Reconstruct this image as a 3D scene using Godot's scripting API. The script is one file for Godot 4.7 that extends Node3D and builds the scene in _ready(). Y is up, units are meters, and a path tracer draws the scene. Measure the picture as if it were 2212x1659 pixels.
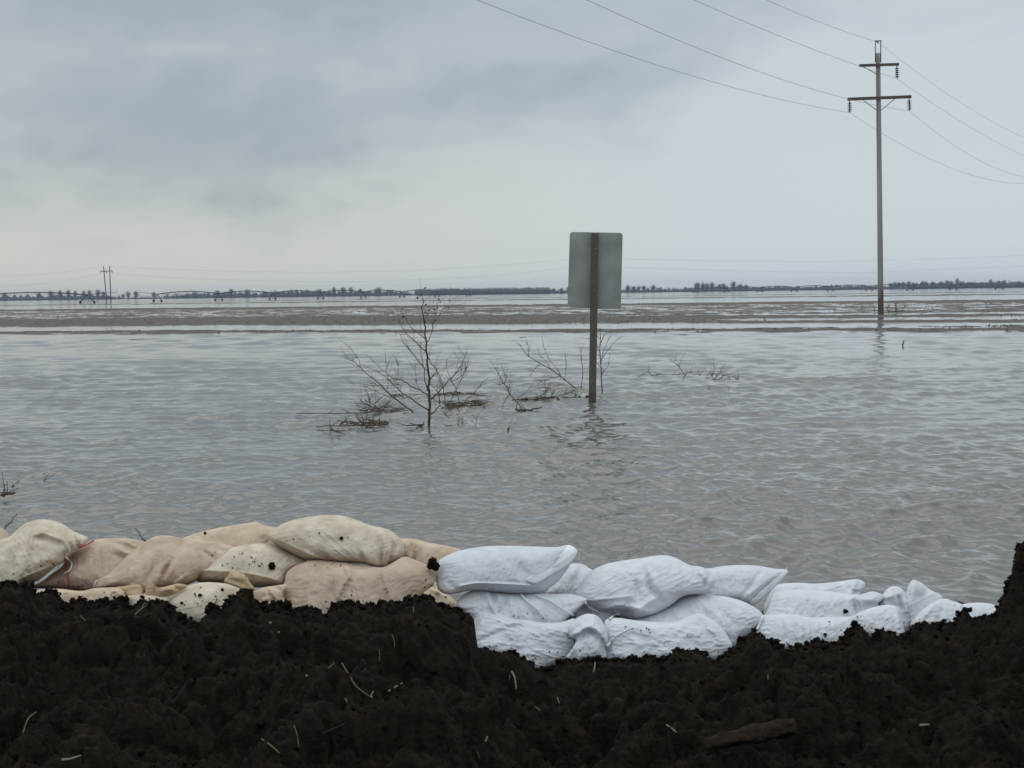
extends Node3D
# A flooded field behind a sandbag levee. Units are metres, y is up, the water lies at y = 0, the camera stands at the origin, 1.5 m above it.
# Places were measured on a print of 2212 x 1659 units; at() turns such a measure and a distance into a point of the world.

const F := 3039.0
const EYE := Vector3(0, 1.5, 0)
const CREST := 4.2
var view := Basis()
var rng := RandomNumberGenerator.new()
var taken := {}
var n_big := FastNoiseLite.new()
var n_mid := FastNoiseLite.new()
var n_lump := FastNoiseLite.new()
var n_fine := FastNoiseLite.new()
var n_ridge := FastNoiseLite.new()
var n_cell := FastNoiseLite.new()
var n_gap := FastNoiseLite.new()
var crest_x := PackedFloat32Array()
var crest_h := PackedFloat32Array()
var seen_p := PackedVector2Array()
var seen_d := PackedFloat32Array()
var M := {}


func _ready() -> void:
	rng.seed = 7
	# ---------------------------------------------------------------- camera, sky, sun, exposure
	var cam := Camera3D.new()
	cam.name = "camera"
	view = Basis.from_euler(Vector3(deg_to_rad(-3.709), 0, 0)) * Basis.from_euler(Vector3(0, 0, deg_to_rad(-0.735)))
	cam.transform = Transform3D(view, EYE)
	cam.fov = 30.53
	cam.near = 0.05
	cam.far = 12000.0
	add_child(cam)
	cam.current = true
	var lens := CameraAttributesPhysical.new()
	lens.exposure_aperture = 15.0
	lens.frustum_focal_length = 44.0
	lens.frustum_focus_distance = 17.0
	cam.attributes = lens
	cam.fov = 30.53
	var we := WorldEnvironment.new()
	we.name = "world_environment"
	var env := Environment.new()
	env.background_mode = Environment.BG_SKY
	var pano := PanoramaSkyMaterial.new()
	pano.panorama = ImageTexture.create_from_image(sky_image())
	env.sky = Sky.new()
	env.sky.sky_material = pano
	env.tonemap_mode = Environment.TONE_MAPPER_LINEAR
	env.tonemap_exposure = 1.0
	env.sdfgi_enabled = true
	env.ssao_enabled = true
	env.ssil_enabled = true
	env.fog_enabled = true
	env.fog_density = 0.00022
	env.fog_light_color = Color(0.79, 0.83, 0.92)
	we.environment = env
	add_child(we)
	var sun := DirectionalLight3D.new()
	sun.name = "sun"
	sun.light_energy = 0.22
	sun.light_angular_distance = 70.0
	sun.light_color = Color(1.0, 0.97, 0.92)
	sun.shadow_enabled = true
	sun.rotation_degrees = Vector3(-62, 200, 0)
	add_child(sun)
	materials()
	setup_noise()
	crest_line()
	# ---------------------------------------------------------------- the setting
	water()
	field()
	soil()
	far_land()
	far_trees()
	# ---------------------------------------------------------------- the things
	road_sign()
	utility_pole()
	far_line()
	irrigation()
	saplings()
	debris()
	tan_bags()
	white_bags()
	on_the_bags()
	on_the_soil()


# ==================================================================== helpers

func at(x: float, y: float, d: float) -> Vector3:
	var r := view * Vector3((x - 1106.0) / F, (829.5 - y) / F, -1.0)
	return EYE + r * (d / -r.z)


func on_water(x: float, y: float, h := 0.0) -> Vector3:
	var r := view * Vector3((x - 1106.0) / F, (829.5 - y) / F, -1.0)
	return EYE + r * ((EYE.y - h) / -r.y)


func zone(k: String, x: float, y: float) -> Vector2:
	match k:
		"A": return Vector2(x / 3.7236, y / 3.7236 + 1026.1)
		"B": return Vector2(x / 3.7236 + 540.0, y / 3.7236 + 1026.1)
		"C": return Vector2(x / 3.7236 + 918.1, y / 3.7236 + 1107.1)
		"E": return Vector2(x / 2.934 + 1458.1, y / 2.934 + 1107.1)
		"G": return Vector2(x / 4.096 + 594.05, y / 4.096 + 594.05)
		"H": return Vector2(x / 6.144 + 729.05, y / 6.144 + 675.05)
		"S": return Vector2(x / 3.414 + 1026.1, y / 3.414 + 432.0)
		"R": return Vector2(x / 6.827 + 1080.1, y / 6.827 + 783.1)
		"Q": return Vector2(x / 6.827 + 1350.1, y / 6.827 + 729.1)
		"U": return Vector2(x / 4.3896 + 1728.1, y / 4.3896 + 54.0)
		"W": return Vector2(x / 1.784 + 972.1, y / 1.784)
		"K": return Vector2(x / 3.7236, y / 3.7236 + 1242.1)
		"L": return Vector2(x / 3.7236 + 540.0, y / 3.7236 + 1242.1)
		"N": return Vector2(x / 3.7236 + 1080.1, y / 3.7236 + 1296.1)
	return Vector2(x, y)


func spots(k: String, a: Array) -> PackedVector2Array:
	var o := PackedVector2Array()
	for i in range(0, a.size() - 1, 2):
		o.append(zone(k, a[i], a[i + 1]))
	return o


class Buf:
	var v := PackedVector3Array()
	var i := PackedInt32Array()
	var c := PackedColorArray()
	var uv := PackedVector2Array()


func mesh_of(b: Buf) -> ArrayMesh:
	var a := []
	a.resize(Mesh.ARRAY_MAX)
	a[Mesh.ARRAY_VERTEX] = b.v
	a[Mesh.ARRAY_INDEX] = b.i
	if b.c.size() == b.v.size():
		a[Mesh.ARRAY_COLOR] = b.c
	if b.uv.size() == b.v.size():
		a[Mesh.ARRAY_TEX_UV] = b.uv
	var st := SurfaceTool.new()
	st.create_from_arrays(a, Mesh.PRIMITIVE_TRIANGLES)
	st.generate_normals()
	return st.commit()


func numbered(parent: Node, called: String) -> String:
	var k := str(parent.get_instance_id()) + called
	var n: int = taken.get(k, 0)
	taken[k] = n + 1
	return called if n == 0 else "%s_%03d" % [called, n]


func tag(o: Node, label := "", category := "", group := "", kind := "") -> void:
	if label: o.set_meta("label", label)
	if category: o.set_meta("category", category)
	if group: o.set_meta("group", group)
	if kind: o.set_meta("kind", kind)


func obj(called: String, mesh: Mesh, mat: Material, parent: Node = self) -> MeshInstance3D:
	var o := MeshInstance3D.new()
	o.name = numbered(parent, called)
	o.mesh = mesh
	o.material_override = mat
	o.cast_shadow = GeometryInstance3D.SHADOW_CASTING_SETTING_ON
	parent.add_child(o, true)
	return o


func part(called: String, b: Buf, mat: Material, parent: Node) -> MeshInstance3D:
	# the mesh is made in world measures and moved into the frame of its thing
	var p: Node3D = parent
	var off := Vector3.ZERO
	while p != null and p != self:
		off += p.position
		p = p.get_parent() as Node3D
	if off != Vector3.ZERO:
		for k in b.v.size():
			b.v[k] -= off
	return obj(called, mesh_of(b), mat, parent)


func thing(called: String, base: Vector3, label: String, category: String, group := "") -> Node3D:
	var o := Node3D.new()
	o.name = numbered(self, called)
	o.position = base
	add_child(o, true)
	tag(o, label, category, group)
	return o


func single(called: String, b: Buf, mat: Material, label: String, category: String, group := "") -> MeshInstance3D:
	var c := Vector3.ZERO
	var low := 1e9
	for p in b.v:
		c += p
		low = minf(low, p.y)
	c /= maxf(b.v.size(), 1)
	c.y = low
	for k in b.v.size():
		b.v[k] -= c
	var o := obj(called, mesh_of(b), mat)
	o.position = c
	tag(o, label, category, group)
	return o


func structure(called: String, b: Buf, mat: Material, kind := "structure") -> MeshInstance3D:
	var o := obj(called, mesh_of(b), mat)
	tag(o, "", "", "", kind)
	return o


func tube(b: Buf, p: PackedVector3Array, r0: float, r1: float, sides := 6) -> void:
	var first := b.v.size()
	var n := p.size()
	for k in n:
		var t := (p[mini(k + 1, n - 1)] - p[maxi(k - 1, 0)]).normalized()
		var a := t.cross(Vector3.UP if absf(t.y) < 0.9 else Vector3.RIGHT).normalized()
		var c := t.cross(a)
		var r := lerpf(r0, r1, float(k) / maxf(n - 1, 1))
		for s in sides:
			var w := TAU * s / sides
			b.v.append(p[k] + (a * cos(w) + c * sin(w)) * r)
	for k in n - 1:
		for s in sides:
			var q := first + k * sides
			var s2 := (s + 1) % sides
			b.i.append_array([q + s, q + sides + s, q + s2, q + s2, q + sides + s, q + sides + s2])
	b.v.append(p[0])
	b.v.append(p[n - 1])
	var e := b.v.size() - 2
	for s in sides:
		var s2 := (s + 1) % sides
		b.i.append_array([e, first + s, first + s2])
		b.i.append_array([e + 1, first + (n - 1) * sides + s2, first + (n - 1) * sides + s])


func box(b: Buf, t: Transform3D, s: Vector3) -> void:
	# each face has corners of its own a hair apart, so that edges stay crisp
	for ax in 3:
		for sg in [-1.0, 1.0]:
			var n := Vector3.ZERO
			n[ax] = sg
			var u := Vector3.ZERO
			u[(ax + 1) % 3] = 1.0
			var w := n.cross(u)
			var f := b.v.size()
			for k in [[-1, -1], [-1, 1], [1, 1], [1, -1]]:
				b.v.append(t * ((n + (u * k[0] + w * k[1]) * 0.9995) * s * 0.5))
			b.i.append_array([f, f + 1, f + 2, f, f + 2, f + 3])


func smoothed(p: PackedVector3Array, per := 5) -> PackedVector3Array:
	var o := PackedVector3Array()
	var n := p.size()
	for k in n - 1:
		for j in per:
			o.append(p[k].cubic_interpolate(p[k + 1], p[maxi(k - 1, 0)], p[mini(k + 2, n - 1)], float(j) / per))
	o.append(p[n - 1])
	return o


func lump_mesh(radius: float, rough: float, rings := 7, sides := 10, flat := 1.0) -> Buf:
	var b := Buf.new()
	var off := Vector3(rng.randf() * 50, rng.randf() * 50, rng.randf() * 50)
	for k in rings + 1:
		var a := PI * k / rings
		for s in sides:
			var w := TAU * s / sides
			var d := Vector3(sin(a) * cos(w), cos(a), sin(a) * sin(w))
			var q := d * 30.0 + off * 10.0
			d *= radius * (1.0 + rough * (n_mid.get_noise_3dv(q * 1.3) + 0.6 * n_mid.get_noise_3dv(q * 3.7)))
			d.y *= flat
			b.v.append(d)
	for k in rings:
		for s in sides:
			var q := k * sides
			var s2 := (s + 1) % sides
			b.i.append_array([q + s, q + s2, q + sides + s, q + s2, q + sides + s2, q + sides + s])
	return b


func lump_at(b: Buf, where: Vector3, radius: float, rough: float, flat := 1.0, turn := 0.0) -> void:
	var l := lump_mesh(radius, rough, 7, 10, flat)
	var f := b.v.size()
	var t := Basis(Vector3.UP, turn)
	for p in l.v:
		b.v.append(where + t * p)
	for k in l.i:
		b.i.append(f + k)


# ==================================================================== materials

func noise_texture(freq: float, octaves: int, size := 512, low := Color(0.86, 0.86, 0.86), high := Color.WHITE, kind := FastNoiseLite.TYPE_SIMPLEX_SMOOTH) -> NoiseTexture2D:
	var n := FastNoiseLite.new()
	n.seed = 11 + int(freq * 1000)
	n.noise_type = kind
	n.frequency = freq
	n.fractal_octaves = octaves
	var t := NoiseTexture2D.new()
	t.width = size
	t.height = size
	t.seamless = true
	t.noise = n
	var g := Gradient.new()
	g.set_color(0, low)
	g.set_color(1, high)
	t.color_ramp = g
	return t


func stuff(linear: Color, rough := 0.85, spec := 0.4) -> StandardMaterial3D:
	var m := StandardMaterial3D.new()
	m.albedo_color = linear.linear_to_srgb()
	m.roughness = rough
	m.metallic_specular = spec
	return m


func triplanar(m: StandardMaterial3D, scale: float, tex: Texture2D, bump: Texture2D = null, cm := 0.0) -> StandardMaterial3D:
	m.albedo_texture = tex
	m.uv1_triplanar = true
	m.uv1_world_triplanar = true
	m.uv1_scale = Vector3.ONE * scale
	if bump:
		m.heightmap_enabled = true
		m.heightmap_texture = bump
		m.heightmap_scale = cm
	return m


func materials() -> void:
	var mottle := noise_texture(0.012, 5, 512, Color(0.78, 0.76, 0.73), Color.WHITE)
	var weave := noise_texture(0.015, 5, 512, Color(0.90, 0.90, 0.90), Color.WHITE)
	var grime := noise_texture(0.02, 4, 512, Color(0.62, 0.62, 0.60), Color.WHITE)
	var plate_tex := noise_texture(0.008, 5, 512, Color(0.78, 0.79, 0.78), Color.WHITE)
	var bump := noise_texture(0.03, 5, 512, Color.BLACK, Color.WHITE)
	var earth := noise_texture(0.02, 5, 1024, Color(0.40, 0.40, 0.41), Color(1.0, 0.88, 0.74))
	var earth_bump := noise_texture(0.05, 5, 1024, Color.BLACK, Color.WHITE)
	M.tan = triplanar(stuff(Color(0.76, 0.60, 0.465), 0.92, 0.2), 1.6, mottle, bump, 0.3)
	M.cream = triplanar(stuff(Color(0.78, 0.68, 0.55), 0.92, 0.2), 1.7, mottle, bump, 0.3)
	M.pink = triplanar(stuff(Color(0.715, 0.555, 0.44), 0.92, 0.2), 1.5, mottle, bump, 0.3)
	M.flap = triplanar(stuff(Color(0.66, 0.48, 0.32), 0.92, 0.2), 1.5, mottle, bump, 0.3)
	M.white = triplanar(stuff(Color(0.76, 0.765, 0.80), 0.65, 0.4), 1.5, weave, bump, 0.3)
	M.white_cool = triplanar(stuff(Color(0.72, 0.73, 0.775), 0.65, 0.4), 1.5, weave, bump, 0.3)
	M.hem = stuff(Color(0.90, 0.91, 0.92), 0.6, 0.4)
	M.soil = triplanar(stuff(Color(0.0300, 0.0245, 0.0195), 0.88, 0.22), 0.9, earth, earth_bump, 0.8)
	M.clod = triplanar(stuff(Color(0.024, 0.0185, 0.014), 0.9, 0.2), 3.0, earth)
	M.straw = triplanar(stuff(Color(0.20, 0.155, 0.085), 0.8, 0.3), 6.0, grime)
	M.straw_pale = stuff(Color(0.25, 0.22, 0.155), 0.8, 0.3)
	M.chunk = triplanar(stuff(Color(0.043, 0.028, 0.020), 0.9, 0.2), 3.0, grime, bump, 1.0)
	M.bark = triplanar(stuff(Color(0.15, 0.115, 0.075), 0.9, 0.3), 3.0, grime)
	M.twig = stuff(Color(0.15, 0.112, 0.083), 0.9, 0.3)
	M.wet = stuff(Color(0.110, 0.082, 0.064), 0.7, 0.4)
	M.leaf = stuff(Color(0.055, 0.032, 0.022), 0.9, 0.3)
	M.red = stuff(Color(0.42, 0.035, 0.05), 0.7, 0.3)
	M.string = stuff(Color(0.72, 0.73, 0.75), 0.7, 0.3)
	M.plate = triplanar(stuff(Color(0.44, 0.45, 0.43), 0.6, 0.5), 0.45, plate_tex)
	M.post = triplanar(stuff(Color(0.27, 0.228, 0.190), 0.9, 0.3), 2.0, grime, bump, 0.6)
	M.post.uv1_scale = Vector3(9, 1.2, 9)
	M.bolt = stuff(Color(0.2, 0.2, 0.2), 0.5, 0.5)
	M.pole = stuff(Color.WHITE, 0.9, 0.2)
	M.pole.vertex_color_use_as_albedo = true
	M.arm = triplanar(stuff(Color(0.22, 0.19, 0.175), 0.9, 0.2), 1.0, grime)
	M.steel = stuff(Color(0.12, 0.12, 0.125), 0.6, 0.5)
	M.insulator = stuff(Color(0.045, 0.025, 0.025), 0.4, 0.5)
	M.wire = stuff(Color(0.20, 0.21, 0.22), 0.6, 0.4)
	M.pivot = stuff(Color(0.07, 0.07, 0.075), 0.7, 0.4)
	M.tyre = stuff(Color(0.02, 0.02, 0.02), 0.9, 0.2)
	M.tree = stuff(Color(0.15, 0.142, 0.148), 0.95, 0.1)
	M.hedge = stuff(Color(0.075, 0.073, 0.084), 0.95, 0.1)
	M.grove = stuff(Color(0.105, 0.096, 0.092), 0.95, 0.1)
	M.mud = triplanar(stuff(Color(0.150, 0.128, 0.110), 0.8, 0.4), 0.25, grime)
	M.stalk = stuff(Color(0.10, 0.075, 0.055), 0.9, 0.2)
	M.shed = stuff(Color(0.20, 0.10, 0.08), 0.9, 0.2)
	M.far_soil = stuff(Color(0.08, 0.075, 0.065), 0.95, 0.1)
	var w := stuff(Color(0.116, 0.105, 0.096), 0.05, 0.52)
	var n := FastNoiseLite.new()
	n.seed = 5
	n.noise_type = FastNoiseLite.TYPE_SIMPLEX_SMOOTH
	n.frequency = 0.022
	n.fractal_octaves = 3
	n.fractal_gain = 0.45
	var t := NoiseTexture2D.new()
	t.width = 1024
	t.height = 1024
	t.seamless = true
	t.as_normal_map = true
	t.bump_strength = 7.0
	t.noise = n
	w.normal_enabled = true
	w.normal_texture = t
	w.normal_scale = 0.17
	M.water = w


func setup_noise() -> void:
	for a in [[n_big, 0.03, 3, 21], [n_mid, 0.05, 3, 22], [n_fine, 0.10, 3, 23]]:
		a[0].noise_type = FastNoiseLite.TYPE_SIMPLEX_SMOOTH
		a[0].frequency = a[1]
		a[0].fractal_octaves = a[2]
		a[0].seed = a[3]
	n_ridge.noise_type = FastNoiseLite.TYPE_SIMPLEX_SMOOTH
	n_ridge.fractal_type = FastNoiseLite.FRACTAL_RIDGED
	n_ridge.fractal_octaves = 4
	n_ridge.fractal_gain = 0.55
	n_ridge.frequency = 1.0
	n_ridge.seed = 27
	for a in [[n_cell, FastNoiseLite.RETURN_CELL_VALUE], [n_gap, FastNoiseLite.RETURN_DISTANCE2_SUB]]:
		a[0].noise_type = FastNoiseLite.TYPE_CELLULAR
		a[0].cellular_return_type = a[1]
		a[0].fractal_type = FastNoiseLite.FRACTAL_NONE
		a[0].frequency = 1.0
		a[0].seed = 29
	n_lump.noise_type = FastNoiseLite.TYPE_CELLULAR
	n_lump.cellular_return_type = FastNoiseLite.RETURN_DISTANCE
	n_lump.fractal_type = FastNoiseLite.FRACTAL_NONE
	n_lump.frequency = 1.0
	n_lump.seed = 24


# ==================================================================== sky

func sky_image() -> Image:
	var w := 2048
	var h := 1024
	var n := FastNoiseLite.new()
	n.noise_type = FastNoiseLite.TYPE_SIMPLEX_SMOOTH
	n.fractal_octaves = 5
	n.fractal_gain = 0.5
	n.frequency = 1.0
	n.seed = 3
	# darker patches within the cloud sheet: azimuth, elevation, half widths in degrees, how dark
	var banks := [[-12.5, 7.2, 5.5, 1.3, 0.30], [-17.0, 5.4, 3.5, 0.6, 0.40], [-7.5, 5.4, 3.0, 0.45, 0.30], [-5.5, 11.8, 5.0, 1.2, 0.45], [-17.0, 11.6, 6.0, 1.0, 0.20],
		[-0.5, 8.4, 3.4, 0.8, 0.42], [3.8, 8.9, 2.2, 0.5, 0.22], [-9.5, 3.9, 3.0, 0.16, 0.25],
		[-13.5, 9.6, 3.0, 0.6, -0.40], [-6.5, 8.6, 2.4, 0.6, -0.30], [18.5, 11.0, 2.5, 1.0, -0.5], [10.0, 10.0, 2.5, 0.7, -0.3], [-3.5, 6.6, 3.0, 0.6, -0.2]]
	var im := Image.create_empty(w, h, false, Image.FORMAT_RGBF)
	var horizon := Color(0.610, 0.628, 0.572)
	var horizon_right := Color(0.600, 0.665, 0.695)
	var light := Color(0.505, 0.560, 0.595)
	var dark := Color(0.288, 0.366, 0.418)
	for y in h:
		var el := (0.5 - (y + 0.5) / h) * 180.0
		if el < -1.0:
			continue
		var zen := 1.0 + 0.85 * smoothstep(12.0, 65.0, el)
		var ce := cos(deg_to_rad(el))
		var se := sin(deg_to_rad(el))
		var lift := smoothstep(1.0, 9.0, el)
		for x in w:
			var az := (x + 0.5) / w * 360.0  # straight ahead is the edge of the picture
			if az > 180.0:
				az -= 360.0
			var a := deg_to_rad(az)
			# a cloud sheet at constant height seen in perspective, eased towards the horizon and a little warped
			var k := 1.0 / (se + 0.16)
			var px := sin(a) * ce * k
			var pz := cos(a) * ce * k
			var warp := n.get_noise_3d(px * 0.7, pz * 0.7, 30.0)
			var v := n.get_noise_3d(px * 1.0 + warp * 0.8, pz * 0.9 + 0.3 * px, 4.0 + warp * 0.6)
			var u := n.get_noise_3d(px * 5.0 + warp, pz * 3.6 + px * 1.2, 12.0)
			var front := absf(az) < 40.0
			var edge := 2.5 + 3.6 * smoothstep(-11.0, 4.0, az) + 4.5 * smoothstep(5.0, 13.0, az) if front else 7.5
			var inside := smoothstep(edge - 1.0, edge + 2.6, el + v * 1.7 + u * 0.7)
			var d := 0.46 + v * 0.45 + u * 0.24
			if front:
				d += 0.10 * smoothstep(-1.0, -9.0, az) - 0.22 * smoothstep(3.0, 12.0, az)
			if front and el < 20.0:
				var wob := n.get_noise_3d(az * 0.25, el * 0.5, 20.0)
				var wob2 := n.get_noise_3d(az * 0.5, el * 0.9, 26.0)
				for q in banks:
					var dx: float = (az + wob * 3.5 + wob2 * 1.5 - q[0] + (el - q[1]) * 0.8) / q[2]
					var dy: float = (el + wob * 1.0 + wob2 * 0.6 - q[1]) / q[3]
					var e := dx * dx + dy * dy
					if e < 6.0:
						d += q[4] * exp(-e)
			var side := smoothstep(-16.0, 14.0, az) if absf(az) < 90.0 else smoothstep(-180.0, 180.0, -absf(az) * 2.0 + 360.0)
			var c := horizon.lerp(horizon_right, side).lerp(Color(0.505, 0.555, 0.575).lerp(Color(0.575, 0.645, 0.685), side), lift)
			c = c.lerp(light, inside * 0.8 * (1.0 - d)).lerp(dark, inside * clampf(d * 0.66, -0.1, 0.85))
			im.set_pixel(x, y, Color(c.r * zen, c.g * zen, c.b * zen))
	return im


# ==================================================================== water and field

func water() -> void:
	var waves := []
	var r := RandomNumberGenerator.new()
	r.seed = 42
	for k in 38:
		var l := 0.10 * pow(1.10, k)
		var dir := r.randfn(0.0, 0.95) + 0.15
		var s := 0.066 if l < 0.30 else 0.056 if l < 0.75 else 0.028
		waves.append([TAU / l * sin(dir), TAU / l * cos(dir), s * l / TAU, r.randf() * TAU, l, sin(dir), cos(dir)])
	var rows := PackedFloat32Array()
	var d := 5.4
	while d < 70.0:
		rows.append(d)
		d += maxf(0.48 * d * d / 2110.0, 0.02)
	d = 70.0
	while d < 1900.0:
		rows.append(d)
		d *= 1.07
	rows.append(2200.0)
	var cols := PackedFloat32Array([-3.0, -1.2])
	var nc := 620
	for k in nc + 1:
		cols.append(-0.47 + 0.94 * k / nc)
	cols.append_array([1.2, 3.0])
	var b := Buf.new()
	var m := cols.size()
	for q in rows.size():
		d = rows[q]
		var step: float = rows[mini(q + 1, rows.size() - 1)] - d
		var far := d >= 66.0
		var use := []
		if not far:
			var fade := 1.0 - smoothstep(52.0, 66.0, d)
			for wv in waves:
				var g := smoothstep(1.3, 2.6, wv[4] / maxf(step, d * 0.00152)) * fade * (smoothstep(wv[4] * 8.0, wv[4] * 22.0, d) * 0.9 + 0.1 if wv[4] > 0.75 else 1.0)
				if g > 0.01:
					use.append([wv[0], wv[1], wv[2] * g, wv[3], wv[5], wv[6]])
		for c in m:
			var x := cols[c] * (d + 2.5)
			var z := -d
			if c == 0 or c == m - 1:
				x += signf(x) * 60.0
			var y := 0.0
			var ox := 0.0
			var oz := 0.0
			if not far and c > 1 and c < m - 2:
				var gust := 0.86 + 0.6 * n_big.get_noise_2d(x * 4.0 + 40.0, z * 2.2) + 0.35 * n_big.get_noise_2d(x * 16.0, z * 9.0)
				gust = clampf(gust, 0.35, 1.35)
				for wv in use:
					var ph: float = wv[0] * x + wv[1] * z + wv[3]
					var am: float = wv[2] * gust
					y += am * sin(ph)
					var cs: float = am * 0.85 * cos(ph)
					ox += cs * wv[4]
					oz += cs * wv[5]
			b.v.append(Vector3(x + ox, y, z + oz))
			b.uv.append(Vector2(x * 0.45 + z * 0.05, z * 0.62 - x * 0.06))
	for q in rows.size() - 1:
		for c in m - 1:
			var k := q * m + c
			b.i.append_array([k, k + m, k + 1, k + 1, k + m, k + m + 1])
	structure("flood_water", b, M.water)


func band(v: float, x: float) -> float:
	# how far the ploughed ridges stand above (or lie below) the water, by distance across them
	var right := smoothstep(2.0, 22.0, x)
	var n := 1.6 * n_big.get_noise_2d(x * 1.1, 7.0)
	v += n
	var h := -0.065
	h = maxf(h, 0.045 - absf(v - 55.2) * 0.026)
	var wide := 0.026 - maxf(absf(v - 81.5) - 12.0, 0.0) * 0.02
	var ridges := maxf(0.045 - absf(v - 60.0) * 0.032, maxf(0.050 - absf(v - 69.0) * 0.026, 0.028 - absf(v - 82.5) * 0.010))
	h = maxf(h, lerpf(wide, ridges, right))
	h = maxf(h, 0.060 - absf(v - 165.0) * 0.0042)
	if v > 92.0 and v < 155.0:
		h = maxf(h, -0.004)
	h = maxf(h, 0.03 - absf(v - 300.0) * 0.002)
	h = maxf(h, 0.03 - absf(v - 420.0) * 0.002)
	return h


func field() -> void:
	var rows := PackedFloat32Array()
	var d := 44.0
	while d < 460.0:
		rows.append(d)
		d += 0.25 * pow(d / 50.0, 1.7)
	var m := 420
	var b := Buf.new()
	for q in rows.size():
		d = rows[q]
		for c in m:
			var a := -0.52 + 1.04 * c / (m - 1)
			var x := a * (d + 6.0)
			var v := d + 0.34 * x
			var h := band(v, x)
			h += 0.030 * n_mid.get_noise_2d(x * 0.8, d * 5.0) + 0.060 * n_fine.get_noise_2d(x * 1.6, d * 5.5) + 0.045 * n_fine.get_noise_2d(x * 9.0 + 50.0, d * 11.0)
			b.v.append(Vector3(x, minf(h, 0.16), -d))
	for q in rows.size() - 1:
		for c in m - 1:
			var k := q * m + c
			if maxf(maxf(b.v[k].y, b.v[k + 1].y), maxf(b.v[k + m].y, b.v[k + m + 1].y)) > -0.03:
				b.i.append_array([k, k + m, k + 1, k + 1, k + m, k + m + 1])
	structure("muddy_field", b, M.mud)
	# stubble and clods on the ridges
	var s := Buf.new()
	var r := RandomNumberGenerator.new()
	r.seed = 91
	for k in 5200:
		d = 47.0 + pow(r.randf(), 1.4) * 130.0
		var x := (r.randf() - 0.5) * 0.9 * d
		var h := band(d + 0.34 * x, x)
		if h < -0.005:
			continue
		var tall := r.randf_range(0.03, 0.10)
		var w := r.randf_range(0.02, 0.06)
		var lean := Vector3(r.randfn() * 0.06, tall, r.randfn() * 0.05)
		var f := s.v.size()
		var p := Vector3(x, maxf(h, 0.0) - 0.01, -d)
		s.v.append_array([p + Vector3(-w, 0, 0), p + Vector3(w, 0, 0), p + lean, p + Vector3(0, 0, w)])
		s.i.append_array([f, f + 2, f + 1, f + 1, f + 2, f + 3, f + 3, f + 2, f])
	structure("field_stubble", s, M.stalk, "stuff")


# ==================================================================== soil in the foreground

func crest_line() -> void:
	var pts := spots("A", [-300, 880, 0, 860, 80, 838, 180, 835, 250, 850, 275, 890, 285, 932, 300, 938, 320, 915, 370, 900, 420, 905, 470, 925, 490, 950, 494, 990, 510, 1012, 550, 1015, 600, 990, 650, 985, 670, 958, 700, 980, 760, 1000, 850, 1000, 910, 985, 925, 950, 960, 960, 1020, 985, 1055, 1040, 1110, 1020, 1150, 990, 1210, 1010, 1260, 1010, 1270, 1000, 1330, 1005, 1390, 1050, 1410, 1100, 1500, 1140, 1570, 1165, 1640, 1170, 1655, 1060, 1700, 1030, 1780, 1050, 1800, 1010, 1850, 970, 1920, 950, 1930, 915, 2000, 895, 2030, 920, 2036, 985])
	pts.append_array(spots("B", [60, 1008, 120, 1005, 250, 1010, 370, 1050, 440, 1040, 540, 1060, 620, 1080, 640, 1040, 690, 1000, 780, 985, 800, 965, 830, 990, 900, 1000, 980, 1000, 1080, 985, 1200, 995, 1260, 965, 1370, 945, 1430, 965, 1500, 1005, 1560, 1030, 1640, 1050, 1690, 1080, 1740, 1100, 1783, 1135, 1790, 1250, 1803, 1300, 1808, 1370, 1850, 1385, 1950, 1400]))
	pts.append_array(spots("C", [620, 1098, 710, 1090, 720, 1120, 790, 1140, 830, 1180, 860, 1182, 880, 1230, 920, 1230, 960, 1215, 1050, 1200, 1060, 1175, 1140, 1150, 1260, 1160, 1300, 1150, 1400, 1145, 1450, 1155, 1520, 1140, 1560, 1145, 1620, 1150, 1700, 1140, 1800, 1150, 1850, 1130, 1880, 1160, 1960, 1130, 2050, 1090, 2130, 1090]))
	pts.append_array(spots("E", [125, 865, 200, 888, 208, 920, 230, 955, 262, 955, 270, 900, 380, 850, 400, 800, 420, 780, 485, 780, 495, 738, 550, 770, 585, 785, 592, 810, 640, 812, 720, 855, 740, 840, 830, 815, 870, 815, 890, 790, 940, 800, 960, 805, 1060, 790, 1080, 760, 1120, 730, 1130, 690, 1160, 662, 1180, 700, 1215, 740, 1225, 772, 1270, 740, 1310, 720, 1380, 740, 1420, 772, 1460, 755, 1500, 750, 1510, 690, 1580, 680, 1650, 690, 1680, 722, 1700, 685, 1760, 680, 1772, 640, 1800, 620, 1830, 578, 1855, 610, 1860, 650, 1890, 655, 1960, 640, 1980, 630, 2030, 640, 2036, 600, 2058, 560, 2066, 520, 2088, 490, 2094, 450, 2122, 432, 2128, 395, 2150, 372, 2154, 300, 2164, 250, 2170, 200, 2240, 185, 2290, 230, 2360, 210, 2430, 330, 2520, 300, 2600, 420, 2900, 480]))
	for p in pts:
		var q := at(p.x, p.y, CREST)
		if crest_x.size() and q.x <= crest_x[crest_x.size() - 1]:
			continue
		crest_x.append(q.x)
		crest_h.append(q.y - 0.007)


func crest_at(x: float) -> float:
	var k := crest_x.bsearch(x)
	if k <= 0: return crest_h[0]
	if k >= crest_x.size(): return crest_h[crest_h.size() - 1]
	return lerpf(crest_h[k - 1], crest_h[k], (x - crest_x[k - 1]) / (crest_x[k] - crest_x[k - 1]))


var soft_crest := PackedFloat32Array()


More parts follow.
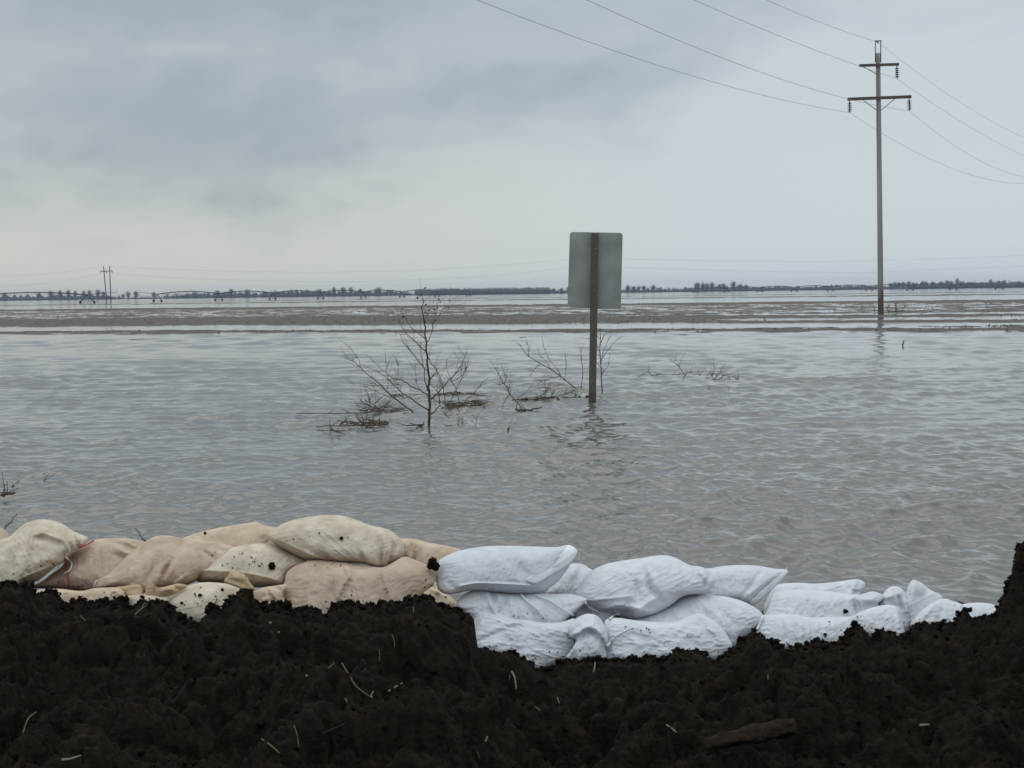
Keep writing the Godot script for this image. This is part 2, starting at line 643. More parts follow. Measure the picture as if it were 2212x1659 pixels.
func soft_at(x: float) -> float:
	if soft_crest.is_empty():
		for k in 201:
			var s := 0.0
			var n := 0.0
			for j in range(-12, 13):
				var w := exp(-j * j / 60.0)
				s += crest_at(-2.5 + k * 0.025 + j * 0.02) * w
				n += w
			soft_crest.append(s / n)
	var f := clampf((x + 2.5) / 0.025, 0.0, 199.9)
	return lerpf(soft_crest[int(f)], soft_crest[int(f) + 1], f - int(f))


func soil_h(x: float, d: float, detail := true) -> float:
	var wob := 0.10 * n_mid.get_noise_2d(x * 9.0, 3.0)
	var dc := CREST
	var h: float
	if d <= dc:
		var t := clampf((d - 2.2) / (dc - 2.2), 0.0, 1.0)
		h = lerpf(0.20, soft_at(x), pow(t, 0.85))
		var w := exp(-pow((d - dc) / (0.16 + wob), 2.0))
		h += (crest_at(x) - soft_at(x)) * w
	else:
		h = lerpf(crest_at(x), 0.10, smoothstep(0.0, 0.17, d - dc))
		if d > 6.1:
			h = lerpf(h, -0.5, smoothstep(6.1, 7.2, d))
	if detail:
		var near := 1.0 - 0.94 * exp(-pow((d - dc) / 0.15, 2.0))
		var X := x
		var Z := d
		var wx := X + 0.05 * n_mid.get_noise_2d(X * 60.0, Z * 60.0 + 70.0)
		var wz := Z + 0.05 * n_mid.get_noise_2d(X * 60.0 + 33.0, Z * 60.0)
		h += 0.13 * near * n_mid.get_noise_2d(X * 30.0, Z * 44.0)
		h += 0.055 * near * (-0.35 - n_ridge.get_noise_2d(wx * 2.6, wz * 3.6))
		# broken clods: blocks at their own heights, slightly tilted, with gaps between them
		var cx := wx * 6.0 + 0.25 * n_fine.get_noise_2d(X * 110.0, Z * 110.0)
		var cz := wz * 8.0 + 0.25 * n_fine.get_noise_2d(X * 110.0 + 60.0, Z * 110.0)
		var block := n_cell.get_noise_2d(cx, cz)
		h += near * (0.036 * block - 0.050 * exp(-(n_gap.get_noise_2d(cx, cz) + 1.0) * 9.0))
		cx *= 2.7
		cz *= 2.7
		h += near * (0.013 * n_cell.get_noise_2d(cx, cz) - 0.018 * exp(-(n_gap.get_noise_2d(cx, cz) + 1.0) * 8.0))
		h += 0.030 * near * n_fine.get_noise_2d(wx * 75.0 + 9.0, wz * 95.0)
		if d < dc:
			# no hump in front of the rim stands above it
			h = minf(h, EYE.y - (EYE.y - crest_at(x)) * d / dc - 0.004)
		h += 0.017 * n_fine.get_noise_2d(X * 200.0, Z * 230.0) + 0.006 * n_fine.get_noise_2d(X * 480.0, Z * 520.0 + 31.0)
	return h


func soil_point(x: float, y: float) -> Vector3:
	var d := 2.7
	while d < 4.6:
		var p := at(x, y, d)
		if p.y < soil_h(p.x, d):
			return p
		d += 0.012
	return at(x, y, CREST)


func soil() -> void:
	var rows := PackedFloat32Array()
	var d := 1.6
	while d < 2.6:
		rows.append(d)
		d += 0.06
	while d < 4.40:
		rows.append(d)
		d += 0.0068
	while d < 7.6:
		rows.append(d)
		d += 0.05
	var xs := PackedFloat32Array()
	var x := -4.5
	while x < 4.5:
		xs.append(x)
		x += 0.0066 if absf(x) < 2.0 else 0.08
	var b := Buf.new()
	var m := xs.size()
	for q in rows.size():
		d = rows[q]
		for c in m:
			x = xs[c]
			var jx := 0.012 * n_fine.get_noise_2d(x * 120.0, d * 120.0 + 40.0) if absf(x) < 1.98 else 0.0
			b.v.append(Vector3(x + jx, soil_h(x, d), -d))
	for q in rows.size() - 1:
		for c in m - 1:
			var k := q * m + c
			b.i.append_array([k, k + m, k + 1, k + 1, k + m, k + m + 1])
	structure("soil_bank", b, M.soil)
	# crumbs
	var r := RandomNumberGenerator.new()
	r.seed = 17
	for kind in 3:
		var mesh := mesh_of(lump_mesh(1.0, 0.9, 5, 7, 0.8))
		var n := 1500
		var mm := MultiMesh.new()
		mm.transform_format = MultiMesh.TRANSFORM_3D
		mm.mesh = mesh
		mm.instance_count = n
		for k in n:
			var dd := CREST + 0.02 - absf(r.randfn()) * 0.03 if r.randf() < 0.7 else r.randf_range(2.7, 4.25)
			var xx := r.randf_range(-0.42, 0.42) * dd
			var s := 0.0025 + 0.006 * pow(r.randf(), 3.0) + (0.006 if r.randf() < 0.02 else 0.0)
			var t := Basis.from_euler(Vector3(r.randf() * TAU, r.randf() * TAU, 0)).scaled(Vector3.ONE * s)
			mm.set_instance_transform(k, Transform3D(t, Vector3(xx, soil_h(xx, dd) + s * 0.25, -dd)))
		var o := MultiMeshInstance3D.new()
		o.name = numbered(self, "soil_crumbs")
		o.multimesh = mm
		o.material_override = M.clod
		add_child(o, true)
		tag(o, "", "", "", "stuff")


# ==================================================================== far land and trees

func far_land() -> void:
	var b := Buf.new()
	for k in 61:
		var x := -1500.0 + 50.0 * k
		var e := 1485.0 + 14.0 * n_mid.get_noise_2d(x * 0.2, 1.0)
		b.v.append_array([Vector3(x, -0.3, -e), Vector3(x, 0.25, -e - 6.0), Vector3(x, 0.5, -e - 300.0), Vector3(x * 2.0, 0.5, -2300.0)])
	for k in 60:
		for j in 3:
			var q := k * 4 + j
			b.i.append_array([q, q + 1, q + 4, q + 4, q + 1, q + 5])
	structure("far_shore", b, M.far_soil)


func bare_crown(h: float, w: float, r: RandomNumberGenerator, twigs := 90) -> Buf:
	var b := Buf.new()
	for k in twigs:
		var t := r.randf()
		var root := Vector3(0, h * (0.06 + 0.60 * t), 0)
		var a := r.randf() * TAU
		var out_ := w * (0.15 + 0.85 * r.randf()) * (0.55 + 1.1 * t * (1.0 - t) * 1.6)
		var tip := root + Vector3(cos(a) * out_, h * (0.18 + 0.30 * r.randf()), sin(a) * out_)
		tip.y = minf(tip.y, h * (1.0 - 0.35 * pow(out_ / w, 2.0)) * (0.88 + 0.12 * r.randf()))
		if k % 3:
			root = root.lerp(tip, 0.45) + Vector3(r.randfn(), r.randfn(), r.randfn()) * w * 0.05
			tip += Vector3(r.randfn(), absf(r.randfn()), r.randfn()) * w * 0.14
		tube(b, PackedVector3Array([root, root.lerp(tip, 0.5) + Vector3(0, -0.03 * h, 0), tip]), 0.16, 0.05, 3)
	return b


func shrub_line(b: Buf, r: RandomNumberGenerator, x0: float, x1: float, y_base: float, y_base1: float, px: float, d: float, per: float, vary: float) -> void:
	var x := x0
	while x < x1:
		var yb := lerpf(y_base, y_base1, (x - x0) / (x1 - x0))
		var h := px * (0.55 + vary * (n_mid.get_noise_2d(x * 2.3, d) + 0.5 * n_fine.get_noise_2d(x * 6.0, d)) + 0.35 * r.randf()) * d / F
		var p := at(x, yb, d + r.randf_range(-25, 25))
		p.y = 0.1
		for k in 3:
			var tip := p + Vector3(r.randfn() * 1.0, maxf(h * r.randf_range(0.55, 1.0), 0.4), r.randfn() * 1.0)
			tube(b, PackedVector3Array([p, tip]), 0.45, 0.16, 3)
		x += per * r.randf_range(0.5, 1.5)


func hedge(b: Buf, x0: float, x1: float, y0: float, y1: float, px: float, d: float) -> void:
	# the dense foot of a belt of brush: an uneven mound
	var n := int((x1 - x0) / 3.0) + 2
	var f := b.v.size()
	for k in n:
		var t := float(k) / (n - 1)
		var x := lerpf(x0, x1, t)
		var p := at(x, lerpf(y0, y1, t), d)
		var h := px * d / F * (1.05 + 0.8 * n_mid.get_noise_2d(x * 4.0, d) + 0.5 * n_fine.get_noise_2d(x * 11.0, d)) * minf(1.0, 8.0 * minf(t, 1.0 - t) + 0.1)
		h = maxf(h, 0.3)
		b.v.append_array([Vector3(p.x, -0.1, p.z + 9), Vector3(p.x, h * 0.75, p.z + 5), Vector3(p.x, h, p.z), Vector3(p.x, h * 0.6, p.z - 6), Vector3(p.x, -0.1, p.z - 10)])
	for k in n - 1:
		for j in 4:
			var q := f + k * 5 + j
			b.i.append_array([q, q + 5, q + 1, q + 1, q + 5, q + 6])


func far_trees() -> void:
	var r := RandomNumberGenerator.new()
	r.seed = 77
	var b := Buf.new()
	hedge(b, -60, 262, 648.2, 643.3, 8, 1540)
	hedge(b, 355, 905, 643.5, 639.2, 9, 1560)
	shrub_line(b, r, -60, 262, 648.2, 643.3, 9, 1510, 1.3, 0.9)
	shrub_line(b, r, 270, 360, 643.3, 643.0, 5, 1510, 3.0, 0.9)
	shrub_line(b, r, 355, 905, 643.5, 639.2, 12, 1520, 1.0, 1.0)
	shrub_line(b, r, 560, 720, 640.8, 639.6, 17, 1520, 1.2, 0.5)
	structure("far_brush", b, M.hedge, "stuff")
	b = Buf.new()
	hedge(b, 896, 1192, 638.2, 636.0, 9, 1480)
	for k in 3:
		shrub_line(b, r, 900, 1188, 638.4, 636.0, 17.5, 1450 + 20.0 * k, 0.75, 0.16)
	structure("far_plantation", b, M.grove, "stuff")
	b = Buf.new()
	hedge(b, 1186, 1440, 636.6, 633.2, 6, 1580)
	hedge(b, 1435, 1930, 633.2, 625.5, 7.5, 1700)
	hedge(b, 1900, 2290, 624.5, 618.0, 10, 1560)
	shrub_line(b, r, 1186, 1440, 636.6, 633.0, 9, 1520, 1.3, 0.8)
	shrub_line(b, r, 1435, 1930, 633.0, 625.0, 10, 1560, 1.2, 0.6)
	shrub_line(b, r, 2070, 2290, 622.0, 618.0, 16, 1500, 0.8, 0.4)
	shrub_line(b, r, 1965, 2080, 623.6, 622.0, 13, 1500, 0.9, 0.6)
	structure("far_brush", b, M.hedge, "stuff")
	var rows := [
		["far shore left of twin poles", "far bare trees on the left horizon", [10, 19, 6, 84, 17, 6, 111, 21, 9, 131, 23, 6, 148, 23, 6, 163, 21, 5, 181, 20, 6, 194, 22, 7]],
		["far shore around the twin poles", "far bare trees on the left horizon", [212, 24, 7, 224, 19, 5, 266, 12, 4, 277, 18, 6, 294, 18, 7, 333, 15, 6]],
		["behind the left irrigation arm", "far bare trees behind the left irrigation arm", [469, 17, 8, 500, 21, 7, 534, 20, 7, 641, 17, 5, 690, 17, 9, 722, 22, 6, 741, 22, 8, 758, 21, 7, 779, 17, 5, 818, 20, 10, 845, 13, 5]],
		["far shore just right of the sign", "far bare trees right of the road sign", [1196, 12, 5, 1213, 13, 5, 1228, 15, 6, 1356, 17, 7, 1369, 15, 6, 1380, 15, 5, 1391, 16, 6, 1411, 17, 7, 1423, 10, 6]],
		["grove between sign and utility pole", "far grove trees between sign and pole", [1503, 18, 5, 1508, 22, 7, 1518, 21, 7, 1527, 20, 6, 1538, 21, 8, 1555, 17, 6, 1563, 19, 6, 1570, 13, 4, 1584, 22, 8, 1599, 17, 6, 1611, 15, 6]],
		["clump right beside the utility pole", "far clump trees right of the utility pole", [1924, 15, 6, 1933, 16, 6, 1941, 17, 6, 1951, 17, 6, 1963, 18, 7, 1973, 15, 6]],
		["far shore at the right edge", "far bare trees at the right edge", [1996, 18, 8, 2015, 17, 7, 2033, 17, 5, 2045, 19, 6, 2054, 18, 6, 2068, 23, 6, 2076, 17, 5, 2097, 15, 6, 2140, 20, 6, 2157, 17, 6, 2169, 18, 7, 2200, 16, 6]],
	]
	var order := ["first", "second", "third", "fourth", "fifth", "sixth", "seventh", "eighth", "ninth", "tenth", "eleventh", "twelfth"]
	for row in rows:
		var a: Array = row[2]
		for k in range(0, a.size(), 3):
			var d := 1440.0 + r.randf() * 50.0
			var p := at(a[k], 632.5 - (a[k] - 1106.0) * 0.01283 + 3.2, d)
			p.y = 0.1
			var h: float = a[k + 1] * d / F
			var w: float = a[k + 2] * d / F * 1.25
			var look: String = "tall" if a[k + 1] >= 21 else "small" if a[k + 1] <= 13 else "mid-height"
			var nth: String = order[k / 3] + " from the left"
			var t := thing("bare_tree", p, "%s bare tree, %s, %s" % [look, nth, row[0]], "tree", row[1])
			var tb := Buf.new()
			tube(tb, PackedVector3Array([Vector3(0, -0.2, 0), Vector3(0.1, h * 0.35, 0), Vector3(0, h * 0.8, 0.1)]), 0.012 * h + 0.10, 0.06, 5)
			obj("trunk", mesh_of(tb), M.tree, t)
			obj("crown", mesh_of(bare_crown(h, w, r, 150)), M.tree, t)
	# a low shed far off
	var s := at(1806, 628, 1380)
	s.y = 0.0
	var t := thing("shed", s, "tiny low reddish brown shed on the far shore left of utility pole", "shed")
	var wb := Buf.new()
	box(wb, Transform3D(Basis(), Vector3(0, 1.0, 0)), Vector3(8, 2.0, 5))
	obj("wall", mesh_of(wb), M.shed, t)
	var rb := Buf.new()
	rb.v.append_array([Vector3(-4.3, 2.0, 2.8), Vector3(4.3, 2.0, 2.8), Vector3(4.3, 3.2, 0), Vector3(-4.3, 3.2, 0), Vector3(-4.3, 2.0, -2.8), Vector3(4.3, 2.0, -2.8)])
	rb.i.append_array([0, 3, 1, 1, 3, 2, 3, 4, 2, 2, 4, 5, 0, 4, 3, 1, 2, 5])
	obj("roof", mesh_of(rb), M.pivot, t)


# ==================================================================== road sign

func road_sign() -> void:
	var d := 19.35
	var base := at(1279.5, 868, d)
	var t := thing("road_sign", Vector3(base.x, 0, base.z), "grey back of a rectangular road sign on a leaning wooden post in the flood water", "road sign")
	# the plate: rounded corners, real thickness
	var c := [at(1231, 501, d), at(1345, 503, d), at(1341, 668, d), at(1226, 664, d)]
	var b := Buf.new()
	var ring := PackedVector3Array()
	for k in 4:
		var p: Vector3 = c[k]
		var e0: Vector3 = (c[(k + 3) % 4] - p).normalized()
		var e1: Vector3 = (c[(k + 1) % 4] - p).normalized()
		var rad := 0.04
		var o := p + (e0 + e1) * rad
		for j in 7:
			var w := PI * 0.5 * j / 6.0
			ring.append(o - e1 * rad * cos(w) - e0 * rad * sin(w))
	var n := ring.size()
	var mid := Vector3.ZERO
	for p in ring: mid += p / n
	for layer in [[0.003, 1.0], [0.003, 0.994], [-0.003, 1.0], [-0.003, 0.994]]:
		for p in ring:
			b.v.append(mid + (p - mid) * layer[1] + Vector3(0, 0, layer[0] + (0.0006 if layer[1] < 1 else 0.0) * signf(layer[0])))
	b.v.append(mid + Vector3(0, 0, 0.0036))
	b.v.append(mid - Vector3(0, 0, 0.0036))
	for k in n:
		var q := (k + 1) % n
		b.i.append_array([k, q, n + k, q, n + q, n + k, n + k, n + q, 4 * n])
		b.i.append_array([2 * n + k, 3 * n + k, 2 * n + q, 2 * n + q, 3 * n + k, 3 * n + q, 3 * n + k, 4 * n + 1, 3 * n + q])
		b.i.append_array([k, 2 * n + k, q, q, 2 * n + k, 2 * n + q])
	part("sign_plate", b, M.plate, t)
	var top := at(1285.5, 504, d - 0.055)
	var low := at(1279.3, 868, d - 0.055)
	low += (low - top).normalized() * 0.5
	var up := (top - low).normalized()
	var bs := Basis(Vector3.RIGHT.slide(up).normalized(), up, Vector3.RIGHT.slide(up).normalized().cross(up)).rotated(up, 0.05)
	b = Buf.new()
	box(b, Transform3D(bs, (top + low) * 0.5), Vector3(0.092, top.distance_to(low), 0.09))
	part("post", b, M.post, t)
	b = Buf.new()
	var w0 := low.lerp(top, 0.5 / top.distance_to(low))
	box(b, Transform3D(bs, w0 + up * 0.06), Vector3(0.0955, 0.14, 0.0935))
	part("wet_mark", b, M.wet, t)
	for f in [0.82, 0.62]:
		b = Buf.new()
		var q := low.lerp(top, f + 0.1) + Vector3(0, 0, 0.047)
		tube(b, PackedVector3Array([q, q + Vector3(0, 0, 0.012)]), 0.014, 0.012, 6)
		part("bolt", b, M.bolt, t)


# ==================================================================== power line

func utility_pole() -> void:
	var d := 83.0
	var foot := at(1903, 677, d)
	var t := thing("utility_pole", Vector3(foot.x, 0, foot.z), "tall wooden utility pole with two crossarms standing in the flooded field", "utility pole")
	var top := at(1896.5, 115, d)
	var b := Buf.new()
	var n := 60
	var path := PackedVector3Array()
	for k in n + 1:
		path.append(Vector3(foot.x, -0.6, foot.z).lerp(top, float(k) / n))
	tube(b, path, 0.168, 0.130, 14)
	for p in b.v:
		var g := p.y
		var streak := 0.75 + 0.5 * (n_fine.get_noise_3d(p.x * 60.0, g * 1.2, p.z * 60.0) + 0.5)
		var stain := smoothstep(1.9, 0.7, g + 0.8 * n_mid.get_noise_2d(p.x * 90.0, g * 9.0))
		var col := Color(0.41, 0.365, 0.335).lerp(Color(0.155, 0.098, 0.076), stain)
		b.c.append(Color(col.r * streak, col.g * streak, col.b * streak))
	part("pole_shaft", b, M.pole, t)
	# the metal frame on top
	b = Buf.new()
	for x in [715.0, 765.0]:
		var hi := zone("U", x, 148)
		var lo := zone("U", x, 355)
		tube(b, PackedVector3Array([at(lo.x, lo.y, d - 0.02), at(hi.x, hi.y, d - 0.02)]), 0.030, 0.030, 4)
	var l := zone("U", 708, 151)
	var r := zone("U", 772, 151)
	tube(b, PackedVector3Array([at(l.x, l.y, d), at(r.x, r.y, d)]), 0.035, 0.035, 4)
	part("top_bracket", b, M.steel, t)
	b = Buf.new()
	var c0 := zone("U", 738, 152)
	var c1 := zone("U", 738, 178)
	tube(b, PackedVector3Array([at(c0.x, c0.y, d), at(c1.x, c1.y, d)]), 0.04, 0.03, 6)
	part("clamp", b, M.insulator, t)
	for a in [[450, 704, 1056, 680, 0.66, 0.085], [562, 385, 939, 373, 0.4, 0.075]]:
		var p0 := zone("U", a[0], a[1])
		var p1 := zone("U", a[2], a[3])
		var q0 := at(p0.x, p0.y, d + a[4] - 0.2)
		var q1 := at(p1.x, p1.y, d - a[4] - 0.2)
		b = Buf.new()
		var ax := (q1 - q0).normalized()
		var up := Vector3.UP.slide(ax).normalized()
		box(b, Transform3D(Basis(ax, up, ax.cross(up)), (q0 + q1) * 0.5), Vector3(q0.distance_to(q1), a[5] * 2.0, 0.12))
		part("crossarm", b, M.arm, t)
	for a in [[603, 398, 726, 466], [600, 714, 722, 806], [902, 698, 766, 810]]:
		var p0 := zone("U", a[0], a[1])
		var p1 := zone("U", a[2], a[3])
		b = Buf.new()
		tube(b, PackedVector3Array([at(p0.x, p0.y, d - 0.26), at(p1.x, p1.y, d - 0.2)]), 0.022, 0.022, 5)
		part("brace", b, M.arm, t)
	for a in [[917, 383, 921, 508, -0.4], [470, 714, 471, 832, 0.66], [1034, 692, 1039, 814, -0.66]]:
		var p0 := zone("U", a[0], a[1])
		var p1 := zone("U", a[2], a[3])
		var q0 := at(p0.x, p0.y, d + a[4] - 0.2)
		var q1 := at(p1.x, p1.y, d + a[4] - 0.2)
		b = Buf.new()
		tube(b, PackedVector3Array([q0, q1]), 0.03, 0.03, 6)
		for k in 5:
			var m := q0.lerp(q1, 0.22 + 0.155 * k)
			tube(b, PackedVector3Array([m + Vector3(0, 0.03, 0), m + Vector3(0, -0.005, 0), m + Vector3(0, -0.03, 0)]), 0.03, 0.15, 10)
		part("insulator_string", b, M.insulator, t)
	# the wires: fitted through points seen on both sides
	var along := Vector3(-0.52, 0, 0.85)
	var wires := [
		["lowest wire, hung from the left end of the lower crossarm", [1540, 434], [1000, 312, 100, 0], [1900, 635, 2212, 709], 0.46],
		["wire hung from the right end of the lower crossarm", [1771, 428], [1000, 205, 525, 0], [1900, 530, 2212, 683], -0.86],
		["wire hung from the right end of the upper crossarm", [1722, 303], [1400, 190, 940, 0], [1900, 425, 2212, 600], -0.6],
		["thin topmost wire, held by the frame on top of the pole", [1648, 162], [1450, 95, 1220, 0], [1900, 350, 2212, 530], -0.0],
	]
	for w in wires:
		var pz := zone("W", w[1][0], w[1][1])
		var p := at(pz.x, pz.y, d + w[4])
		b = Buf.new()
		for side in [2, 3]:
			var u := along if side == 2 else -along
			var pairs := []
			for k in 2:
				var z := zone("W", w[side][2 * k], w[side][2 * k + 1])
				var ray := view * Vector3((z.x - 1106.0) / F, (829.5 - z.y) / F, -1.0)
				# where the line of sight crosses the upright plane of the wire
				var nrm := u.cross(Vector3.UP)
				var s := (p - EYE).dot(nrm) / ray.dot(nrm)
				var hit := EYE + ray * s
				pairs.append(Vector2((hit - p).dot(u), hit.y - p.y))
			var s1: float = pairs[0].x
			var s2: float = pairs[1].x
			var cc: float = (pairs[1].y / s2 - pairs[0].y / s1) / (s2 - s1)
			var bb: float = pairs[0].y / s1 - cc * s1
			var pts := PackedVector3Array()
			for k in 61:
				var s := s2 * 1.35 * k / 60.0
				pts.append(p + u * s + Vector3(0, bb * s + cc * s * s, 0))
			tube(b, pts, 0.0085, 0.0085, 4)
		single("power_line", b, M.wire, w[0], "power line", "wires of the near power line")


func far_line() -> void:
	var d := 490.0
	var p := at(232, 653, d)
	var t := thing("power_pylon", Vector3(p.x, 0, p.z), "small far twin-pole wooden pylon with one crossarm at left", "pylon")
	for a in [[231.0, 653.0, 223.8, 574.5], [239.6, 653.0, 236.8, 574.5]]:
		var b := Buf.new()
		var foot := at(a[0], a[1], d)
		foot.y = -0.5
		tube(b, PackedVector3Array([foot, at(a[2], a[3], d)]), 0.20, 0.15, 6)
		part("pole_shaft", b, M.arm, t)
	var b2 := Buf.new()
	tube(b2, PackedVector3Array([at(216.5, 586.0, d), at(243.5, 585.6, d)]), 0.13, 0.13, 4)
	part("crossarm", b2, M.arm, t)
	for x in [217.5, 230.0, 242.5]:
		b2 = Buf.new()
		tube(b2, PackedVector3Array([at(x, 586, d), at(x, 591, d)]), 0.09, 0.09, 5)
		part("insulator_string", b2, M.insulator, t)
	var runs := [
		["faint lower far wire, sagging low over the left field behind the sign", [-60, 622, 20, 618, 125, 609, 217, 591], [243, 591, 400, 601, 540, 605.5, 720, 609, 900, 604, 1080, 594.5, 1226, 578.5, 1290, 575], [1290, 575, 1350, 577.9, 1560, 584, 1836, 589, 2000, 583, 2212, 575]],
		["faint upper far wire, running from the twin poles to behind the sign", [-60, 600, 20, 596, 125, 589, 223, 576], [237, 576, 400, 583, 540, 586.5, 700, 588, 900, 584, 1080, 573, 1226, 561, 1290, 557], [1290, 557, 1350, 559.6, 1560, 563.5, 1780, 565, 1990, 560.6, 2212, 552]],
	]
	for w in runs:
		var b := Buf.new()
		for run in [w[1], w[2], w[3]]:
			var pts := PackedVector3Array()
			for k in range(0, run.size(), 2):
				pts.append(at(run[k], run[k + 1], d))
			tube(b, smoothed(pts, 6), 0.022, 0.022, 3)
		single("power_line", b, M.wire, w[0], "power line", "wires of the far power line")


func irrigation() -> void:
	var arms := [
		["long far irrigation arm on wheeled towers left of the sapling", Vector3(-117.8, 0, -470), Vector3(-20.7, 0, -690), 8, true, 1.0],
		["far irrigation arm at the left edge ending beside the twin poles", Vector3(-128.0, 0, -426), Vector3(-184.0, 0, -392), 3, true, 1.0],
		["faint far irrigation arm on the right passing behind the utility pole", Vector3(239.0, 0, -690), Vector3(113.0, 0, -862), 9, true, 1.0],
	]
	for a in arms:
		var p0: Vector3 = a[1]
		var p1: Vector3 = a[2]
		var n: int = a[3]
		var t := thing("irrigation_arm", p0, a[0], "irrigation arm")
		var dir := (p1 - p0) / (n - 1)
		var u := dir.normalized()
		var side := u.cross(Vector3.UP)
		for k in n:
			var f := p0 + dir * k
			var tower := Buf.new()
			var head := f + Vector3(0, 2.55, 0)
			for s in [-1.0, 1.0]:
				tube(tower, PackedVector3Array([head, f + u * s * 2.1 + Vector3(0, 0.35, 0)]), 0.15, 0.15, 4)
			tube(tower, PackedVector3Array([f - u * 2.1 + Vector3(0, 0.45, 0), f + u * 2.1 + Vector3(0, 0.45, 0)]), 0.05, 0.05, 4)
			var tw := part("tower", tower, M.pivot, t)
			for s in [-1.0, 1.0]:
				var wb := Buf.new()
				var c: Vector3 = f + u * s * 2.1 + Vector3(0, 0.32, 0)
				tube(wb, PackedVector3Array([c - side * 0.15, c + side * 0.15]), 0.38, 0.38, 12)
				part("wheel", wb, M.tyre, tw)
			if k == n - 1:
				break
			var span := Buf.new()
			var pts := PackedVector3Array()
			for j in 13:
				var q := j / 12.0
				pts.append(f + dir * q + Vector3(0, 2.55 + 0.85 * 4.0 * q * (1.0 - q), 0))
			tube(span, pts, 0.17, 0.17, 5)
			for j in range(1, 12):
				var q := j / 12.0
				var low: Vector3 = f + dir * q + Vector3(0, 2.55 + 0.2 * 4.0 * q * (1.0 - q), 0)
				tube(span, PackedVector3Array([pts[j], low]), 0.025, 0.025, 3)
				tube(span, PackedVector3Array([low, pts[j + 1]]), 0.02, 0.02, 3)
			tube(span, PackedVector3Array([pts[0], f + dir * 0.5 + Vector3(0, 2.75, 0), pts[12]]), 0.03, 0.03, 3)
			part("span", span, M.pivot, t)
		var e := Buf.new()
		var q0 := p0 + Vector3(0, 2.55, 0)
		var q1 := q0 - u * 9.0 + Vector3(0, 0.6, 0)
		tube(e, PackedVector3Array([q0, q0.lerp(q1, 0.5) + Vector3(0, 0.1, 0), q1]), 0.10, 0.07, 5)
		tube(e, PackedVector3Array([q1, q1 + Vector3(0, 0.9, 0)]), 0.06, 0.05, 4)
		part("end_boom", e, M.pivot, t)


# ==================================================================== saplings and debris

func branch(b: Buf, k: String, a: Array, d: float, r0: float, r1: float, dd := 0.0, twigs := 0, r: RandomNumberGenerator = null) -> void:
	var p := spots(k, a)
	var pts := PackedVector3Array()
	for j in p.size():
		pts.append(at(p[j].x, p[j].y, d + dd * j / maxf(p.size() - 1, 1)))
	pts = smoothed(pts, 4)
	if r:
		for j in range(1, pts.size() - 1):
			pts[j] += Vector3(r.randfn(), r.randfn(), r.randfn()) * 0.003
	tube(b, pts, r0, r1, 5)
	for j in twigs:
		var q := int(r.randf_range(0.25, 0.98) * (pts.size() - 1))
		var t := (pts[mini(q + 1, pts.size() - 1)] - pts[maxi(q - 1, 0)]).normalized()
		var out_ := Vector3(r.randfn(), absf(r.randfn()) * 0.8 + 0.2, r.randfn()).normalized()
		var l := r.randf_range(0.05, 0.24)
		var e := pts[q] + (t * 0.6 + out_ * 0.8) * l
		tube(b, PackedVector3Array([pts[q], pts[q].lerp(e, 0.5) + out_ * 0.012, e]), 0.0022, 0.001, 3)


